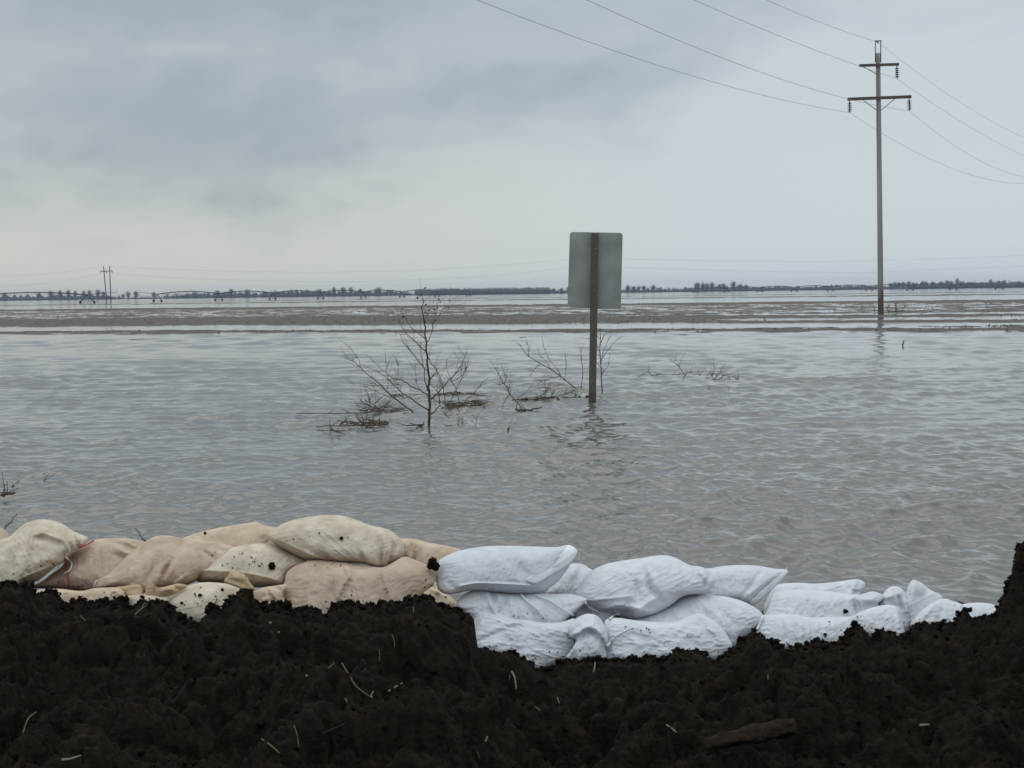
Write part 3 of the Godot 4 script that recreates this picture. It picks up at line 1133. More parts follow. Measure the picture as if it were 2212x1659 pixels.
func saplings() -> void:
	var r := RandomNumberGenerator.new()
	r.seed = 5
	var d := 15.75
	var foot := on_water(929, 925)
	var t := thing("sapling", foot, "bare young tree with dried buds on top, standing in the water left of sign", "tree")
	var b := Buf.new()
	branch(b, "H", [1227, 1640, 1225, 1590, 1215, 1400, 1225, 1250, 1215, 1080, 1210, 980, 1225, 870, 1205, 800, 1195, 620, 1185, 520, 1180, 400, 1165, 280, 1155, 130, 1130, 0, 1115, -70, 1140, -130, 1125, -200], d, 0.018, 0.004, 0.0, 10, r)
	part("trunk", b, M.bark, t)
	var limbs := [
		[[1185, 540, 1100, 450, 1020, 370, 920, 285, 850, 180, 825, 140], 0.010, 0.3],
		[[1180, 400, 1160, 350, 1085, 290, 980, 200, 910, 90, 860, 10], 0.008, -0.3],
		[[1185, 400, 1215, 350, 1250, 270, 1265, 150, 1290, 60, 1320, -30, 1330, -100], 0.009, 0.15],
		[[1265, 150, 1330, 60, 1400, -40, 1480, -70], 0.006, -0.2],
		[[1155, 130, 1190, 40, 1230, -40, 1290, -100], 0.005, 0.1],
		[[1190, 775, 1130, 710, 1050, 620, 970, 510, 880, 410, 848, 340, 845, 290], 0.009, 0.45],
		[[1205, 1045, 1160, 900, 1145, 750, 1120, 600, 1100, 480, 1080, 420], 0.010, 0.2],
		[[1205, 600, 1250, 680, 1300, 740, 1330, 830, 1380, 950, 1400, 1000, 1430, 1150, 1440, 1260], 0.009, -0.5],
		[[1207, 1297, 1080, 1220, 960, 1130, 850, 1060, 760, 970, 690, 905, 600, 830, 540, 790, 480, 745], 0.012, -0.4],
		[[1212, 1112, 1090, 1030, 980, 980, 870, 910, 820, 890, 740, 880, 680, 830, 600, 770, 530, 700, 440, 590], 0.011, 0.4],
		[[1242, 1152, 1320, 1080, 1400, 990, 1500, 880, 1580, 800, 1640, 700, 1680, 610, 1700, 560, 1730, 530], 0.013, 0.3],
		[[1580, 800, 1640, 765, 1720, 740, 1760, 690], 0.005, 0.2],
		[[1480, 915, 1560, 900, 1640, 850, 1700, 780, 1730, 690], 0.005, -0.2],
		[[1240, 1350, 1310, 1290, 1360, 1220, 1290, 1160, 1225, 1110], 0.012, -0.1],
		[[1360, 1218, 1345, 1100, 1320, 1030, 1308, 980], 0.009, 0.1],
		[[1365, 1230, 1400, 1310, 1440, 1370, 1485, 1405], 0.004, -0.2],
		[[1230, 880, 1245, 862, 1265, 850], 0.009, 0.0],
		[[1090, 1020, 1050, 940, 1035, 840, 1035, 720], 0.004, 0.2],
		[[820, 890, 805, 760, 835, 640], 0.004, 0.1],
		[[665, 1020, 670, 900, 645, 740, 640, 640], 0.004, 0.1],
		[[830, 1020, 825, 960, 700, 970], 0.004, 0.1],
		[[1150, 1080, 960, 1110, 830, 1165], 0.004, 0.2],
	]
	for l in limbs:
		b = Buf.new()
		branch(b, "H", l[0], d, l[1] * 0.65, 0.0015, l[2], 6, r)
		part("branch", b, M.bark, t)
	# dried leaves and seed heads near the top
	for p in [[1260, 203], [1290, 185], [1330, 115], [1450, 215], [1468, 240], [1545, 225], [1335, 262], [1412, 305], [1420, 345], [1330, 330], [1120, 300], [1540, 290], [1425, 400], [1290, 608], [1328, 415], [1135, 370]]:
		var z := zone("G", p[0], p[1])
		b = Buf.new()
		lump_at(b, at(z.x, z.y, d + r.randf_range(-0.1, 0.15)), r.randf_range(0.006, 0.012), 1.0, 0.8, r.randf() * 6.0)
		part("dried_leaf", b, M.leaf, t)
	# the long limb that rises from the water at left
	t = thing("leaning_branch", on_water(889, 888), "long slanting bare branch rising leftwards from the water beside the young tree", "branch")
	b = Buf.new()
	branch(b, "H", [1000, 1325, 985, 1305, 850, 1210, 720, 1110, 640, 1030, 560, 950, 480, 880, 400, 830, 340, 770, 230, 660, 185, 605], 17.5, 0.011, 0.003, 0.5, 9, r)
	part("main_stem", b, M.bark, t)
	for l in [[300, 720, 290, 640, 230, 540, 160, 460, 130, 430], [560, 970, 400, 960, 260, 940, 150, 950], [700, 1130, 560, 1070, 430, 1010, 300, 970], [640, 1030, 500, 950, 420, 940], [230, 660, 120, 610, 40, 560]]:
		b = Buf.new()
		branch(b, "H", l, 17.8, 0.004, 0.0015, 0.3, 4, r)
		part("branch", b, M.bark, t)
	# shoots to the right of the young tree
	t = thing("shoots", on_water(985, 883), "bundle of thin bare shoots growing from a brown debris heap right of the young tree", "shrub")
	for l in [[1590, 1205, 1700, 1100, 1790, 1010, 1850, 940, 1890, 905], [1630, 1140, 1610, 1030, 1560, 930, 1520, 820, 1515, 740], [1510, 1160, 1490, 1000, 1470, 930, 1430, 830, 1415, 780], [1510, 1160, 1570, 1090, 1640, 930, 1700, 800, 1740, 690], [1545, 1240, 1540, 1190, 1545, 1150]]:
		b = Buf.new()
		branch(b, "G", l, 17.9, 0.006, 0.002, 0.3, 4, r)
		part("branch", b, M.bark, t)
	# the slanting sapling halfway to the sign
	t = thing("leaning_sapling", on_water(1129, 887), "thin twiggy sapling leaning left in open water between young tree and sign", "tree")
	b = Buf.new()
	branch(b, "R", [340, 705, 300, 640, 220, 550, 150, 460, 100, 370, 50, 300, 0, 210, -30, 140, -60, 60], 18.0, 0.008, 0.002, 0.4, 18, r)
	part("trunk", b, M.bark, t)
	for l in [[230, 560, 320, 480, 420, 400, 480, 340], [140, 470, 90, 540, 40, 640, 30, 730], [50, 300, -10, 330, -60, 310], [120, 410, 140, 330, 145, 240], [60, 310, 90, 230, 60, 150]]:
		b = Buf.new()
		branch(b, "R", l, 18.1, 0.005, 0.002, 0.2, 5, r)
		part("branch", b, M.bark, t)
	# the branch slanting left of the sign post
	t = thing("leaning_branch", on_water(1243, 838), "forked bare branch slanting up to the left just left of sign post", "branch")
	b = Buf.new()
	branch(b, "S", [745, 1398, 740, 1390, 640, 1310, 560, 1250, 480, 1205, 390, 1150, 345, 1090, 330, 1060], 22.0, 0.011, 0.003, 0.5, 9, r)
	part("main_stem", b, M.bark, t)
	for l in [[640, 1310, 600, 1240, 550, 1180, 515, 1100, 500, 1060], [560, 1250, 525, 1190, 480, 1150, 470, 1095], [620, 1300, 560, 1315, 490, 1340, 450, 1370], [735, 1390, 680, 1370, 610, 1360], [480, 1205, 430, 1260, 400, 1310], [390, 1150, 400, 1090, 380, 1060]]:
		b = Buf.new()
		branch(b, "S", l, 22.2, 0.005, 0.002, 0.3, 5, r)
		part("branch", b, M.bark, t)
	# stems close to the sign
	b = Buf.new()
	branch(b, "S", [778, 1394, 795, 1290, 785, 1180, 780, 1110], 21.9, 0.007, 0.003, 0.1, 6, r)
	branch(b, "S", [660, 1320, 672, 1230, 662, 1130], 21.9, 0.004, 0.002, 0.1, 3, r)
	single("thin_stem", b, M.bark, "thin upright bare stems in the water close to the left of the sign post", "stems")
	t = thing("sapling", on_water(1301, 848), "slim upright bare sapling standing just right of the sign post", "tree")
	b = Buf.new()
	branch(b, "S", [939, 1440, 938, 1410, 932, 1330, 930, 1250, 925, 1170, 921, 1080, 925, 1010, 918, 940], 20.9, 0.011, 0.003, 0.0, 7, r)
	part("trunk", b, M.bark, t)
	for l in [[926, 1200, 960, 1080, 990, 1020, 1015, 970], [928, 1190, 975, 1110, 1040, 1040, 1080, 1005], [934, 1290, 970, 1240, 1015, 1170], [926, 1240, 908, 1215, 895, 1190], [921, 1080, 945, 1010, 970, 985], [922, 1130, 908, 1100, 900, 1060], [924, 1020, 880, 1000, 830, 1030]]:
		b = Buf.new()
		branch(b, "S", l, 20.9, 0.005, 0.002, 0.2, 4, r)
		part("branch", b, M.bark, t)


func raft(called: String, k: String, x0: float, y0: float, x1: float, y1: float, count: int, thick: float, mat: Material, label: String, seed_: int, leaf := 0) -> void:
	var r := RandomNumberGenerator.new()
	r.seed = seed_
	var z0 := zone(k, x0, y0)
	var z1 := zone(k, x1, y1)
	var p0 := on_water(z0.x, z0.y)
	var p1 := on_water(z1.x, z1.y)
	var t := thing(called, (p0 + p1) * 0.5, label, "floating debris")
	var b := Buf.new()
	var l := p0.distance_to(p1)
	for j in count:
		var c := p0.lerp(p1, r.randf()) + Vector3(r.randfn() * 0.03, 0.010 + absf(r.randfn()) * thick * 0.30, r.randfn() * 0.10)
		var a := r.randfn() * 0.5
		var h := Vector3(cos(a), r.randfn() * 0.12, sin(a) * 0.8) * r.randf_range(0.05, 0.22) * minf(1.0, l)
		tube(b, PackedVector3Array([c - h, c + Vector3(0, r.randfn() * 0.01, 0), c + h]), r.randf_range(0.003, 0.007), 0.002, 4)
	part("twigs", b, mat, t).set_meta("kind", "stuff")
	if leaf:
		b = Buf.new()
		for j in leaf:
			var c := p0.lerp(p1, r.randf()) + Vector3(0, r.randf() * thick, r.randfn() * 0.08)
			lump_at(b, c, r.randf_range(0.012, 0.03), 1.2, 0.6, r.randf() * 6.0)
		part("dead_leaves", b, M.leaf, t).set_meta("kind", "stuff")


func floating(called: String, k: String, a: Array, r0: float, r1: float, label: String, category: String, twigs := 0, lift := 0.03) -> void:
	var r := RandomNumberGenerator.new()
	r.seed = 100 + a.size() + int(a[0])
	var p := spots(k, a)
	var pts := PackedVector3Array()
	for q in p:
		pts.append(on_water(q.x, q.y, lift))
	pts = smoothed(pts, 4)
	for j in pts.size():
		pts[j] += Vector3(0, r.randfn() * r0 * 0.3, r.randfn() * r0 * 0.4)
	var b := Buf.new()
	tube(b, pts, r0, r1, 6)
	for j in twigs:
		var q := r.randi() % pts.size()
		var e := pts[q] + Vector3(r.randfn() * 0.1, absf(r.randfn()) * 0.07, r.randfn() * 0.1)
		tube(b, PackedVector3Array([pts[q], e]), 0.005, 0.002, 3)
	single(called, b, M.wet, label, category)


func standing(called: String, k: String, runs: Array, d: float, r0: float, label: String, category: String, twigs := 2, mat := "twig") -> void:
	var r := RandomNumberGenerator.new()
	r.seed = int(runs[0][0]) + 3
	var b := Buf.new()
	for a in runs:
		branch(b, k, a, d + r.randf_range(-0.05, 0.1), r0, r0 * 0.4, 0.1, twigs, r)
	single(called, b, M[mat], label, category)


func debris() -> void:
	floating("floating_log", "G", [180, 1227, 330, 1224, 520, 1228, 660, 1222, 800, 1216, 860, 1212], 0.004, 0.009, "long thin dark pole floating left of the young tree", "log", 6)
	raft("debris_raft", "G", 780, 1212, 1190, 1204, 40, 0.05, M.wet, "thin dark line of twigs floating left behind the young tree", 31)
	standing("brush_pile", "G", [[920, 1195, 830, 1150, 770, 1120, 740, 1070], [920, 1190, 960, 1160, 1060, 1165, 1150, 1170], [700, 1135, 800, 1145, 900, 1170, 1000, 1150], [880, 1190, 900, 1120, 930, 1090], [800, 1110, 860, 1140, 930, 1190], [950, 1190, 990, 1150, 1010, 1130], [720, 1150, 760, 1165, 900, 1180], [830, 1160, 840, 1110, 830, 1060]], 17.9, 0.006, "tangle of dead brush lying on the water left of the young tree", "brush", 9)
	floating("floating_log", "G", [365, 1340, 470, 1334, 620, 1335, 760, 1330, 900, 1326, 1000, 1320], 0.005, 0.010, "dark log with a raised side branch floating nearest left of young tree", "log", 14)
	raft("debris_raft", "G", 600, 1332, 985, 1322, 38, 0.055, M.wet, "dark twigs heaped on the log nearest left of young tree", 33)
	standing("dead_branch", "G", [[985, 1326, 900, 1292, 800, 1276, 740, 1250, 700, 1228], [590, 1310, 640, 1278], [720, 1250, 770, 1310, 800, 1345]], 16.0, 0.009, "bare branch lifting off the dark log left of the young tree", "branch", 4)
	floating("floating_stick", "G", [490, 1372, 560, 1378, 620, 1374], 0.010, 0.006, "short dark stick floating in front of the dark log", "stick", 5)
	floating("floating_stick", "G", [800, 1350, 870, 1352], 0.011, 0.006, "small dark knot of twigs floating just below the dark log", "stick", 7)
	raft("debris_raft", "G", 1440, 1070, 1790, 1062, 50, 0.05, M.wet, "straight brown strip of debris floating behind the shoots", 35)
	floating("floating_stick", "G", [1780, 1066, 1860, 1070, 1920, 1070], 0.009, 0.004, "thin stick trailing right from the brown debris strip", "stick", 0)
	raft("debris_heap", "G", 1520, 1178, 1860, 1160, 95, 0.12, M.twig, "rounded brown heap of reeds and twigs right of the young tree", 37)
	raft("debris_raft", "G", 1025, 1072, 1130, 1072, 18, 0.03, M.leaf, "small reddish strip of debris behind the slanting branch", 39)
	standing("stump_stick", "G", [[1313, 1345, 1315, 1320, 1311, 1298]], 15.9, 0.014, "short upright dark stub left of the young tree's foot", "stick", 0, "wet")
	floating("floating_stick", "G", [1150, 1332, 1240, 1330, 1270, 1326, 1300, 1330], 0.006, 0.016, "dark stick floating left beside the upright stub", "stick", 2)
	standing("reed_stems", "G", [[1620, 1385, 1618, 1320, 1632, 1250], [1640, 1385, 1642, 1345, 1622, 1320], [1660, 1383, 1660, 1300, 1652, 1240]], 15.9, 0.007, "three thin stems standing in water below the brown heap", "stems", 1)
	standing("reed_stems", "G", [[1770, 1372, 1778, 1310, 1786, 1250]], 15.9, 0.006, "single thin reddish stem standing right of the three thin stems", "stems", 2)
	floating("floating_stick", "G", [1510, 1334, 1570, 1328], 0.007, 0.004, "tiny stick floating right of the young tree's foot", "stick", 0)
	standing("stump_stick", "G", [[2066, 1368, 2072, 1345]], 16.0, 0.012, "tiny dark stub poking from open water below the leaning sapling", "stick", 1, "wet")
	floating("floating_log", "R", [225, 692, 330, 694, 400, 700, 470, 698], 0.014, 0.012, "short floating log at the foot of the leaning sapling", "log", 3)
	floating("floating_stick", "R", [470, 690, 540, 678, 612, 664], 0.012, 0.008, "short stick floating right of the leaning sapling's foot", "stick", 1)
	raft("debris_raft", "R", 280, 556, 1305, 542, 38, 0.03, M.wet, "long line of leafy debris caught against the foot of the sign post", 41, 26)
	standing("dead_branch", "R", [[510, 545, 600, 520, 750, 510, 900, 475, 1000, 450, 1120, 460], [640, 520, 690, 430, 690, 380], [750, 510, 770, 460, 790, 440], [900, 520, 950, 480, 1010, 450], [500, 525, 620, 480, 680, 420], [1100, 510, 1120, 480]], 19.8, 0.006, "bare twiggy branch lying over the leafy debris by the sign post", "branch", 10)
	standing("dead_branch", "R", [[560, 385, 620, 370, 690, 375, 760, 395, 840, 398], [680, 380, 660, 330, 664, 290]], 21.6, 0.006, "small dead branch floating behind the leafy debris left of the sign", "branch", 8)
	standing("stump_stick", "R", [[118, 985, 128, 960]], 15.2, 0.013, "lone dark stub in open water nearest below the sign", "stick", 1, "wet")
	# right of the sign
	standing("dead_branch", "Q", [[895, 545, 860, 530, 810, 450, 740, 380, 720, 350, 640, 352], [690, 545, 800, 542, 900, 540], [850, 632, 875, 590, 900, 540], [800, 440, 795, 400, 830, 340], [930, 545, 950, 520, 1000, 535], [1000, 550, 1060, 540, 1110, 560, 1105, 520]], 22.6, 0.006, "bare branch with greenish tip sticking up right of the sign", "branch", 8)
	standing("dead_branch", "Q", [[200, 570, 270, 545, 345, 512], [400, 572, 345, 510, 345, 480], [465, 568, 490, 545, 510, 530], [400, 560, 460, 555, 560, 550, 700, 545]], 22.6, 0.006, "low forked branch in the water nearest right of the sign", "branch", 4)
	standing("dead_shrub", "Q", [[1310, 622, 1370, 565, 1425, 508], [1300, 622, 1285, 560, 1310, 480, 1320, 410], [1310, 622, 1380, 610, 1430, 590], [1250, 605, 1280, 560, 1260, 540], [1310, 615, 1350, 560, 1340, 540], [1190, 580, 1215, 610, 1230, 550]], 22.0, 0.006, "spiky dead shrub poking out of the water far right of the sign", "shrub", 6)
	standing("dead_shrub", "Q", [[1650, 625, 1670, 590, 1680, 570], [1650, 620, 1615, 590, 1600, 575], [1630, 615, 1700, 612], [1545, 625, 1535, 580, 1500, 600]], 22.0, 0.006, "tiny dead shrub rightmost of those in the water right of sign", "shrub", 3)
	standing("drift_stick", "Q", [[1430, 555, 1520, 550, 1605, 515]], 22.8, 0.007, "thin pale stick slanting behind the spiky dead shrub", "stick", 0)
	# near the utility pole
	standing("dead_shrub", "", [[1934, 674, 1936, 660, 1935, 652], [1938, 674, 1936, 664, 1930, 650], [1948, 673, 1952, 664, 1960, 660], [1921, 673, 1917, 667, 1922, 655], [1890, 674, 1888, 665, 1886, 658], [1918, 674, 1935, 673, 1950, 673]], 86.0, 0.035, "brown weeds at the foot of the utility pole", "weeds", 3)
	standing("stump_stick", "", [[1949, 755, 1950, 745, 1952, 735], [1955, 753, 1957, 748]], 36.2, 0.03, "small dark snag in open water right below the utility pole", "stick", 2)
	# left side
	floating("floating_stick", "A", [15, 156, 60, 150, 120, 142], 0.014, 0.010, "short dark log floating at the left edge", "stick", 5)
	standing("drift_stick", "A", [[100, 100, 98, 80, 105, 62], [90, 95, 130, 88, 155, 98], [40, 152, 50, 165]], 11.2, 0.004, "bent twig just above the short log at the left edge", "stick", 1)
	standing("drift_stick", "A", [[338, 95, 330, 70, 360, 35, 395, -10], [285, 92, 320, 88, 338, 110]], 11.4, 0.006, "slanting twig in the water at left, behind the cream bag", "stick", 1)
	standing("rod", "A", [[1172, 535, 1130, 480, 1085, 425]], 6.6, 0.0065, "thin dark rod leaning left behind the tan bags", "rod", 0, "steel")
	standing("rod", "A", [[30, 445, 80, 380, 140, 310]], 6.6, 0.0065, "thin dark rod leaning right at the left edge behind the bags", "rod", 0, "steel")


# ==================================================================== sandbags

func outline(p: PackedVector2Array, n: int) -> PackedVector2Array:
	# a closed smooth curve through the points, evenly walked
	var fine := PackedVector2Array()
	var m := p.size()
	for k in m:
		for j in 8:
			fine.append(p[k].cubic_interpolate(p[(k + 1) % m], p[(k + m - 1) % m], p[(k + 2) % m], j / 8.0))
	var total := 0.0
	for k in fine.size():
		total += fine[k].distance_to(fine[(k + 1) % fine.size()])
	var o := PackedVector2Array()
	var walked := 0.0
	var next := 0.0
	for k in fine.size():
		var a := fine[k]
		var c := fine[(k + 1) % fine.size()]
		var l := a.distance_to(c)
		while next <= walked + l and o.size() < n:
			o.append(a.lerp(c, (next - walked) / maxf(l, 1e-6)))
			next += total / n
		walked += l
	while o.size() < n:
		o.append(o[o.size() - 1])
	return o


func blurred(p: PackedVector2Array, reach: int, times: int) -> PackedVector2Array:
	var n := p.size()
	for k in times:
		var o := PackedVector2Array()
		for j in n:
			var s := Vector2.ZERO
			for q in range(-reach, reach + 1):
				s += p[(j + q + n) % n]
			o.append(s / (2 * reach + 1))
		p = o
	return p


func cushion(called: String, parent: Node, mat: Material, k: String, d0: float, lean: float, bulge: float, a: Array, folds := [], back := 0.10, crumple := 1.0, seam := []) -> MeshInstance3D:
	# a filled bag: an outline given real thickness, leaning back, with folds pressed into its skin
	# each fold: x, y, x, y, width, height in metres (minus: a crease), and for seams how much the cloth turns under below it
	var raw := spots(k, a)
	var girth := 0.0
	for j in raw.size():
		girth += raw[j].distance_to(raw[(j + 1) % raw.size()])
	var n := clampi(int(girth / 3.0), 48, 250)
	var p := outline(raw, n)
	var soft := blurred(p, maxi(2, n / 18), 3)
	var sp := spots(k, seam.slice(1))
	var way := Vector2.from_angle(d0 * 61.0 + raw[0].x * 0.013)
	var c := Vector2.ZERO
	var area := 0.0
	var low := -1e9
	for j in n:
		var q := p[j].cross(p[(j + 1) % n])
		area += q
		c += (p[j] + p[(j + 1) % n]) * q
		low = maxf(low, p[j].y)
	var left := 1e9
	var wide := -1e9
	for j in n:
		left = minf(left, p[j].x)
		wide = maxf(wide, p[j].x)
	wide = maxf(wide - left, 1.0)
	c /= 3.0 * area
	var cw := area > 0.0
	var f := []
	for s in folds:
		var z0 := zone(k, s[0], s[1])
		var z1 := zone(k, s[2], s[3])
		f.append([z0 - (z1 - z0) * 0.22, z1 + (z1 - z0) * 0.22, s[4], s[5], s[6] if s.size() > 6 else 0.0])
	var b := Buf.new()
	var rings := clampi(int(girth / 13.0), 12, 60)
	var hind := 9
	var m := d0 / F
	b.v.append(Vector3.ZERO)
	for ring in range(0, rings + 1 + hind):
		var front := ring <= rings
		var r: float
		if front:
			r = 1.0 - pow(1.0 - float(ring) / rings, 1.3)
		else:
			r = 1.0 - pow(float(ring - rings) / (hind + 0.001), 1.4)
		if ring == 0:
			r = 0.012
		for j in n:
			var e := soft[j].lerp(p[j], pow(r, 2.5))
			var q := c + (e - c) * r
			var dome := pow(maxf(1.0 - pow(r, 3.0), 0.0), 0.5)
			var d := d0 + lean * (low - q.y) * m
			if front:
				d -= bulge * dome
				var skin := minf(1.0, (1.0 - r) * 6.0)
				d -= crumple * (0.0042 * n_mid.get_noise_2d(q.x * 0.42 + d0 * 900.0, q.y * 0.55) + 0.0012 * n_fine.get_noise_2d(q.x * 0.75 + d0 * 700.0, q.y * 0.9) + 0.0026 * maxf(0.0, n_ridge.get_noise_2d(q.x * 0.011 + d0 * 9.0 + 0.012 * q.y, q.y * 0.016 - 0.01 * q.x) - 0.1) + 0.006 * maxf(0.0, n_ridge.get_noise_2d(q.dot(way) * 0.006 + d0 * 31.0, q.dot(way.orthogonal()) * 0.03) - 0.30)) * (0.25 + 0.75 * skin)
				var along := (q.x - left) / wide
				var end_ := maxf(smoothstep(0.22, 0.0, along), smoothstep(0.78, 1.0, along))
				d -= crumple * 0.0042 * end_ * sin(q.y * 0.62 + q.x * 0.08 + 5.0 * n_mid.get_noise_2d(q.x * 0.5, q.y * 0.5 + d0 * 300.0)) * minf(1.0, (1.0 - r) * 5.0)
				for s in f:
					var ab: Vector2 = s[1] - s[0]
					var t := clampf((q - s[0]).dot(ab) / ab.length_squared(), 0.0, 1.0)
					var off: Vector2 = q - (s[0] + ab * t)
					var w: float = s[2] * 1.55
					var dist := off.length()
					if dist < w * 3.0:
						var g: float = 1.7 * s[3] * exp(-dist * dist / (w * w)) * (0.35 + 0.65 * sin(PI * clampf(t, 0.06, 0.94)))
						d -= g
				for e2 in sp.size() - 1:
					if q.x >= sp[e2].x and q.x < sp[e2 + 1].x:
						var under: float = q.y - lerpf(sp[e2].y, sp[e2 + 1].y, (q.x - sp[e2].x) / (sp[e2 + 1].x - sp[e2].x))
						var ends := smoothstep(0.0, 30.0, minf(q.x - sp[0].x, sp[sp.size() - 1].x - q.x))
						d -= 0.006 * exp(-under * under / 9.0) * ends
						d += seam[0] * maxf(under - 1.0, 0.0) * m * ends
				seen_p.append(q)
				seen_d.append(d)
			else:
				d += back * dome
			b.v.append(at(q.x, q.y, d))
	b.v[0] = b.v[1]
	for j in n:
		b.v[0] = b.v[0].lerp(b.v[1 + j], 1.0 / (j + 1))
	var all := rings + 1 + hind
	for ring in all - 1:
		for j in n:
			var q := 1 + ring * n
			var j2 := (j + 1) % n
			if cw:
				b.i.append_array([q + j, q + j2, q + n + j, q + j2, q + n + j2, q + n + j])
			else:
				b.i.append_array([q + j, q + n + j, q + j2, q + j2, q + n + j, q + n + j2])
	for j in n:
		var j2 := (j + 1) % n
		b.i.append_array([0, 1 + j2, 1 + j] if not cw else [0, 1 + j, 1 + j2])
		if cw: b.i[b.i.size() - 3] = 0
	return part(called, b, mat, parent)


func bag(label: String, group: String, mat: StandardMaterial3D, k: String, d0: float, lean: float, bulge: float, a: Array, folds := [], crumple := 1.0, seam := []) -> Node3D:
	var p := spots(k, a)
	var c := Vector2.ZERO
	for q in p: c += q / p.size()
	var base := at(c.x, c.y, d0)
	base.y = maxf(base.y - 0.12, 0.05)
	var t := thing("sandbag", base, label, "sandbag", group)
	cushion("sack", t, mat, k, d0, lean, bulge, a, folds, 0.12, crumple * (1.25 if mat == M.white or mat == M.white_cool else 1.1), seam)
	return t


func flap(parent: Node3D, called: String, mat: Material, k: String, d0: float, lean: float, a: Array, folds := []) -> void:
	cushion(called, parent, mat, k, d0, lean, 0.022, a, folds, 0.004, 0.8)


func skin_depth(q: Vector2) -> float:
	var best := 1e9
	var near := 1e9
	var fall := 5.0
	for j in seen_p.size():
		var e := seen_p[j].distance_squared_to(q)
		if e < 9.0:
			best = minf(best, seen_d[j])
		if e < near:
			near = e
			fall = seen_d[j]
	return best if best < 1e8 else fall


func cord(parent: Node3D, called: String, mat: Material, k: String, a: Array, rad: float, lift := 0.006) -> void:
	var p := spots(k, a)
	var pts := PackedVector3Array()
	for j in p.size() - 1:
		var steps := maxi(2, int(p[j].distance_to(p[j + 1]) / 5.0))
		for s in steps:
			var q := p[j].cubic_interpolate(p[j + 1], p[maxi(j - 1, 0)], p[mini(j + 2, p.size() - 1)], float(s) / steps)
			pts.append(at(q.x, q.y, skin_depth(q) - lift))
	var b := Buf.new()
	tube(b, pts, rad, rad * 0.8, 5)
	part(called, b, mat, parent)


func drape(parent: Node3D, called: String, mat: Material, k: String, a: Array, lift: float) -> void:
	# a strip of doubled cloth that follows the bag under it
	var n := 60
	var p := outline(spots(k, a), n)
	var c := Vector2.ZERO
	for q in p: c += q / n
	var b := Buf.new()
	for layer in 2:
		for ring in 5:
			var r := [0.02, 0.4, 0.75, 0.93, 1.0][ring] as float
			for j in n:
				var q := c + (p[j] - c) * r
				var d := skin_depth(q) - lift * (1.0 if r < 0.99 else 0.7)
				b.v.append(at(q.x, q.y, d + 0.004 * layer))
	var cw := Geometry2D.is_polygon_clockwise(p)
	for ring in 4:
		for j in n:
			var q := ring * n
			var j2 := (j + 1) % n
			var tri := [q + j, q + j2, q + n + j, q + j2, q + n + j2, q + n + j]
			var rev := [q + j, q + n + j, q + j2, q + j2, q + n + j, q + n + j2]
			b.i.append_array(rev if cw else tri)
			var o := 5 * n
			for s in (tri if cw else rev):
				b.i.append(s + o)
	for j in n:
		var j2 := (j + 1) % n
		var e0 := 4 * n
		var e1 := 9 * n
		b.i.append_array([e0 + j, e0 + j2, e1 + j, e0 + j2, e1 + j2, e1 + j] if not cw else [e0 + j, e1 + j, e0 + j2, e0 + j2, e1 + j, e1 + j2])
	part(called, b, mat, parent)


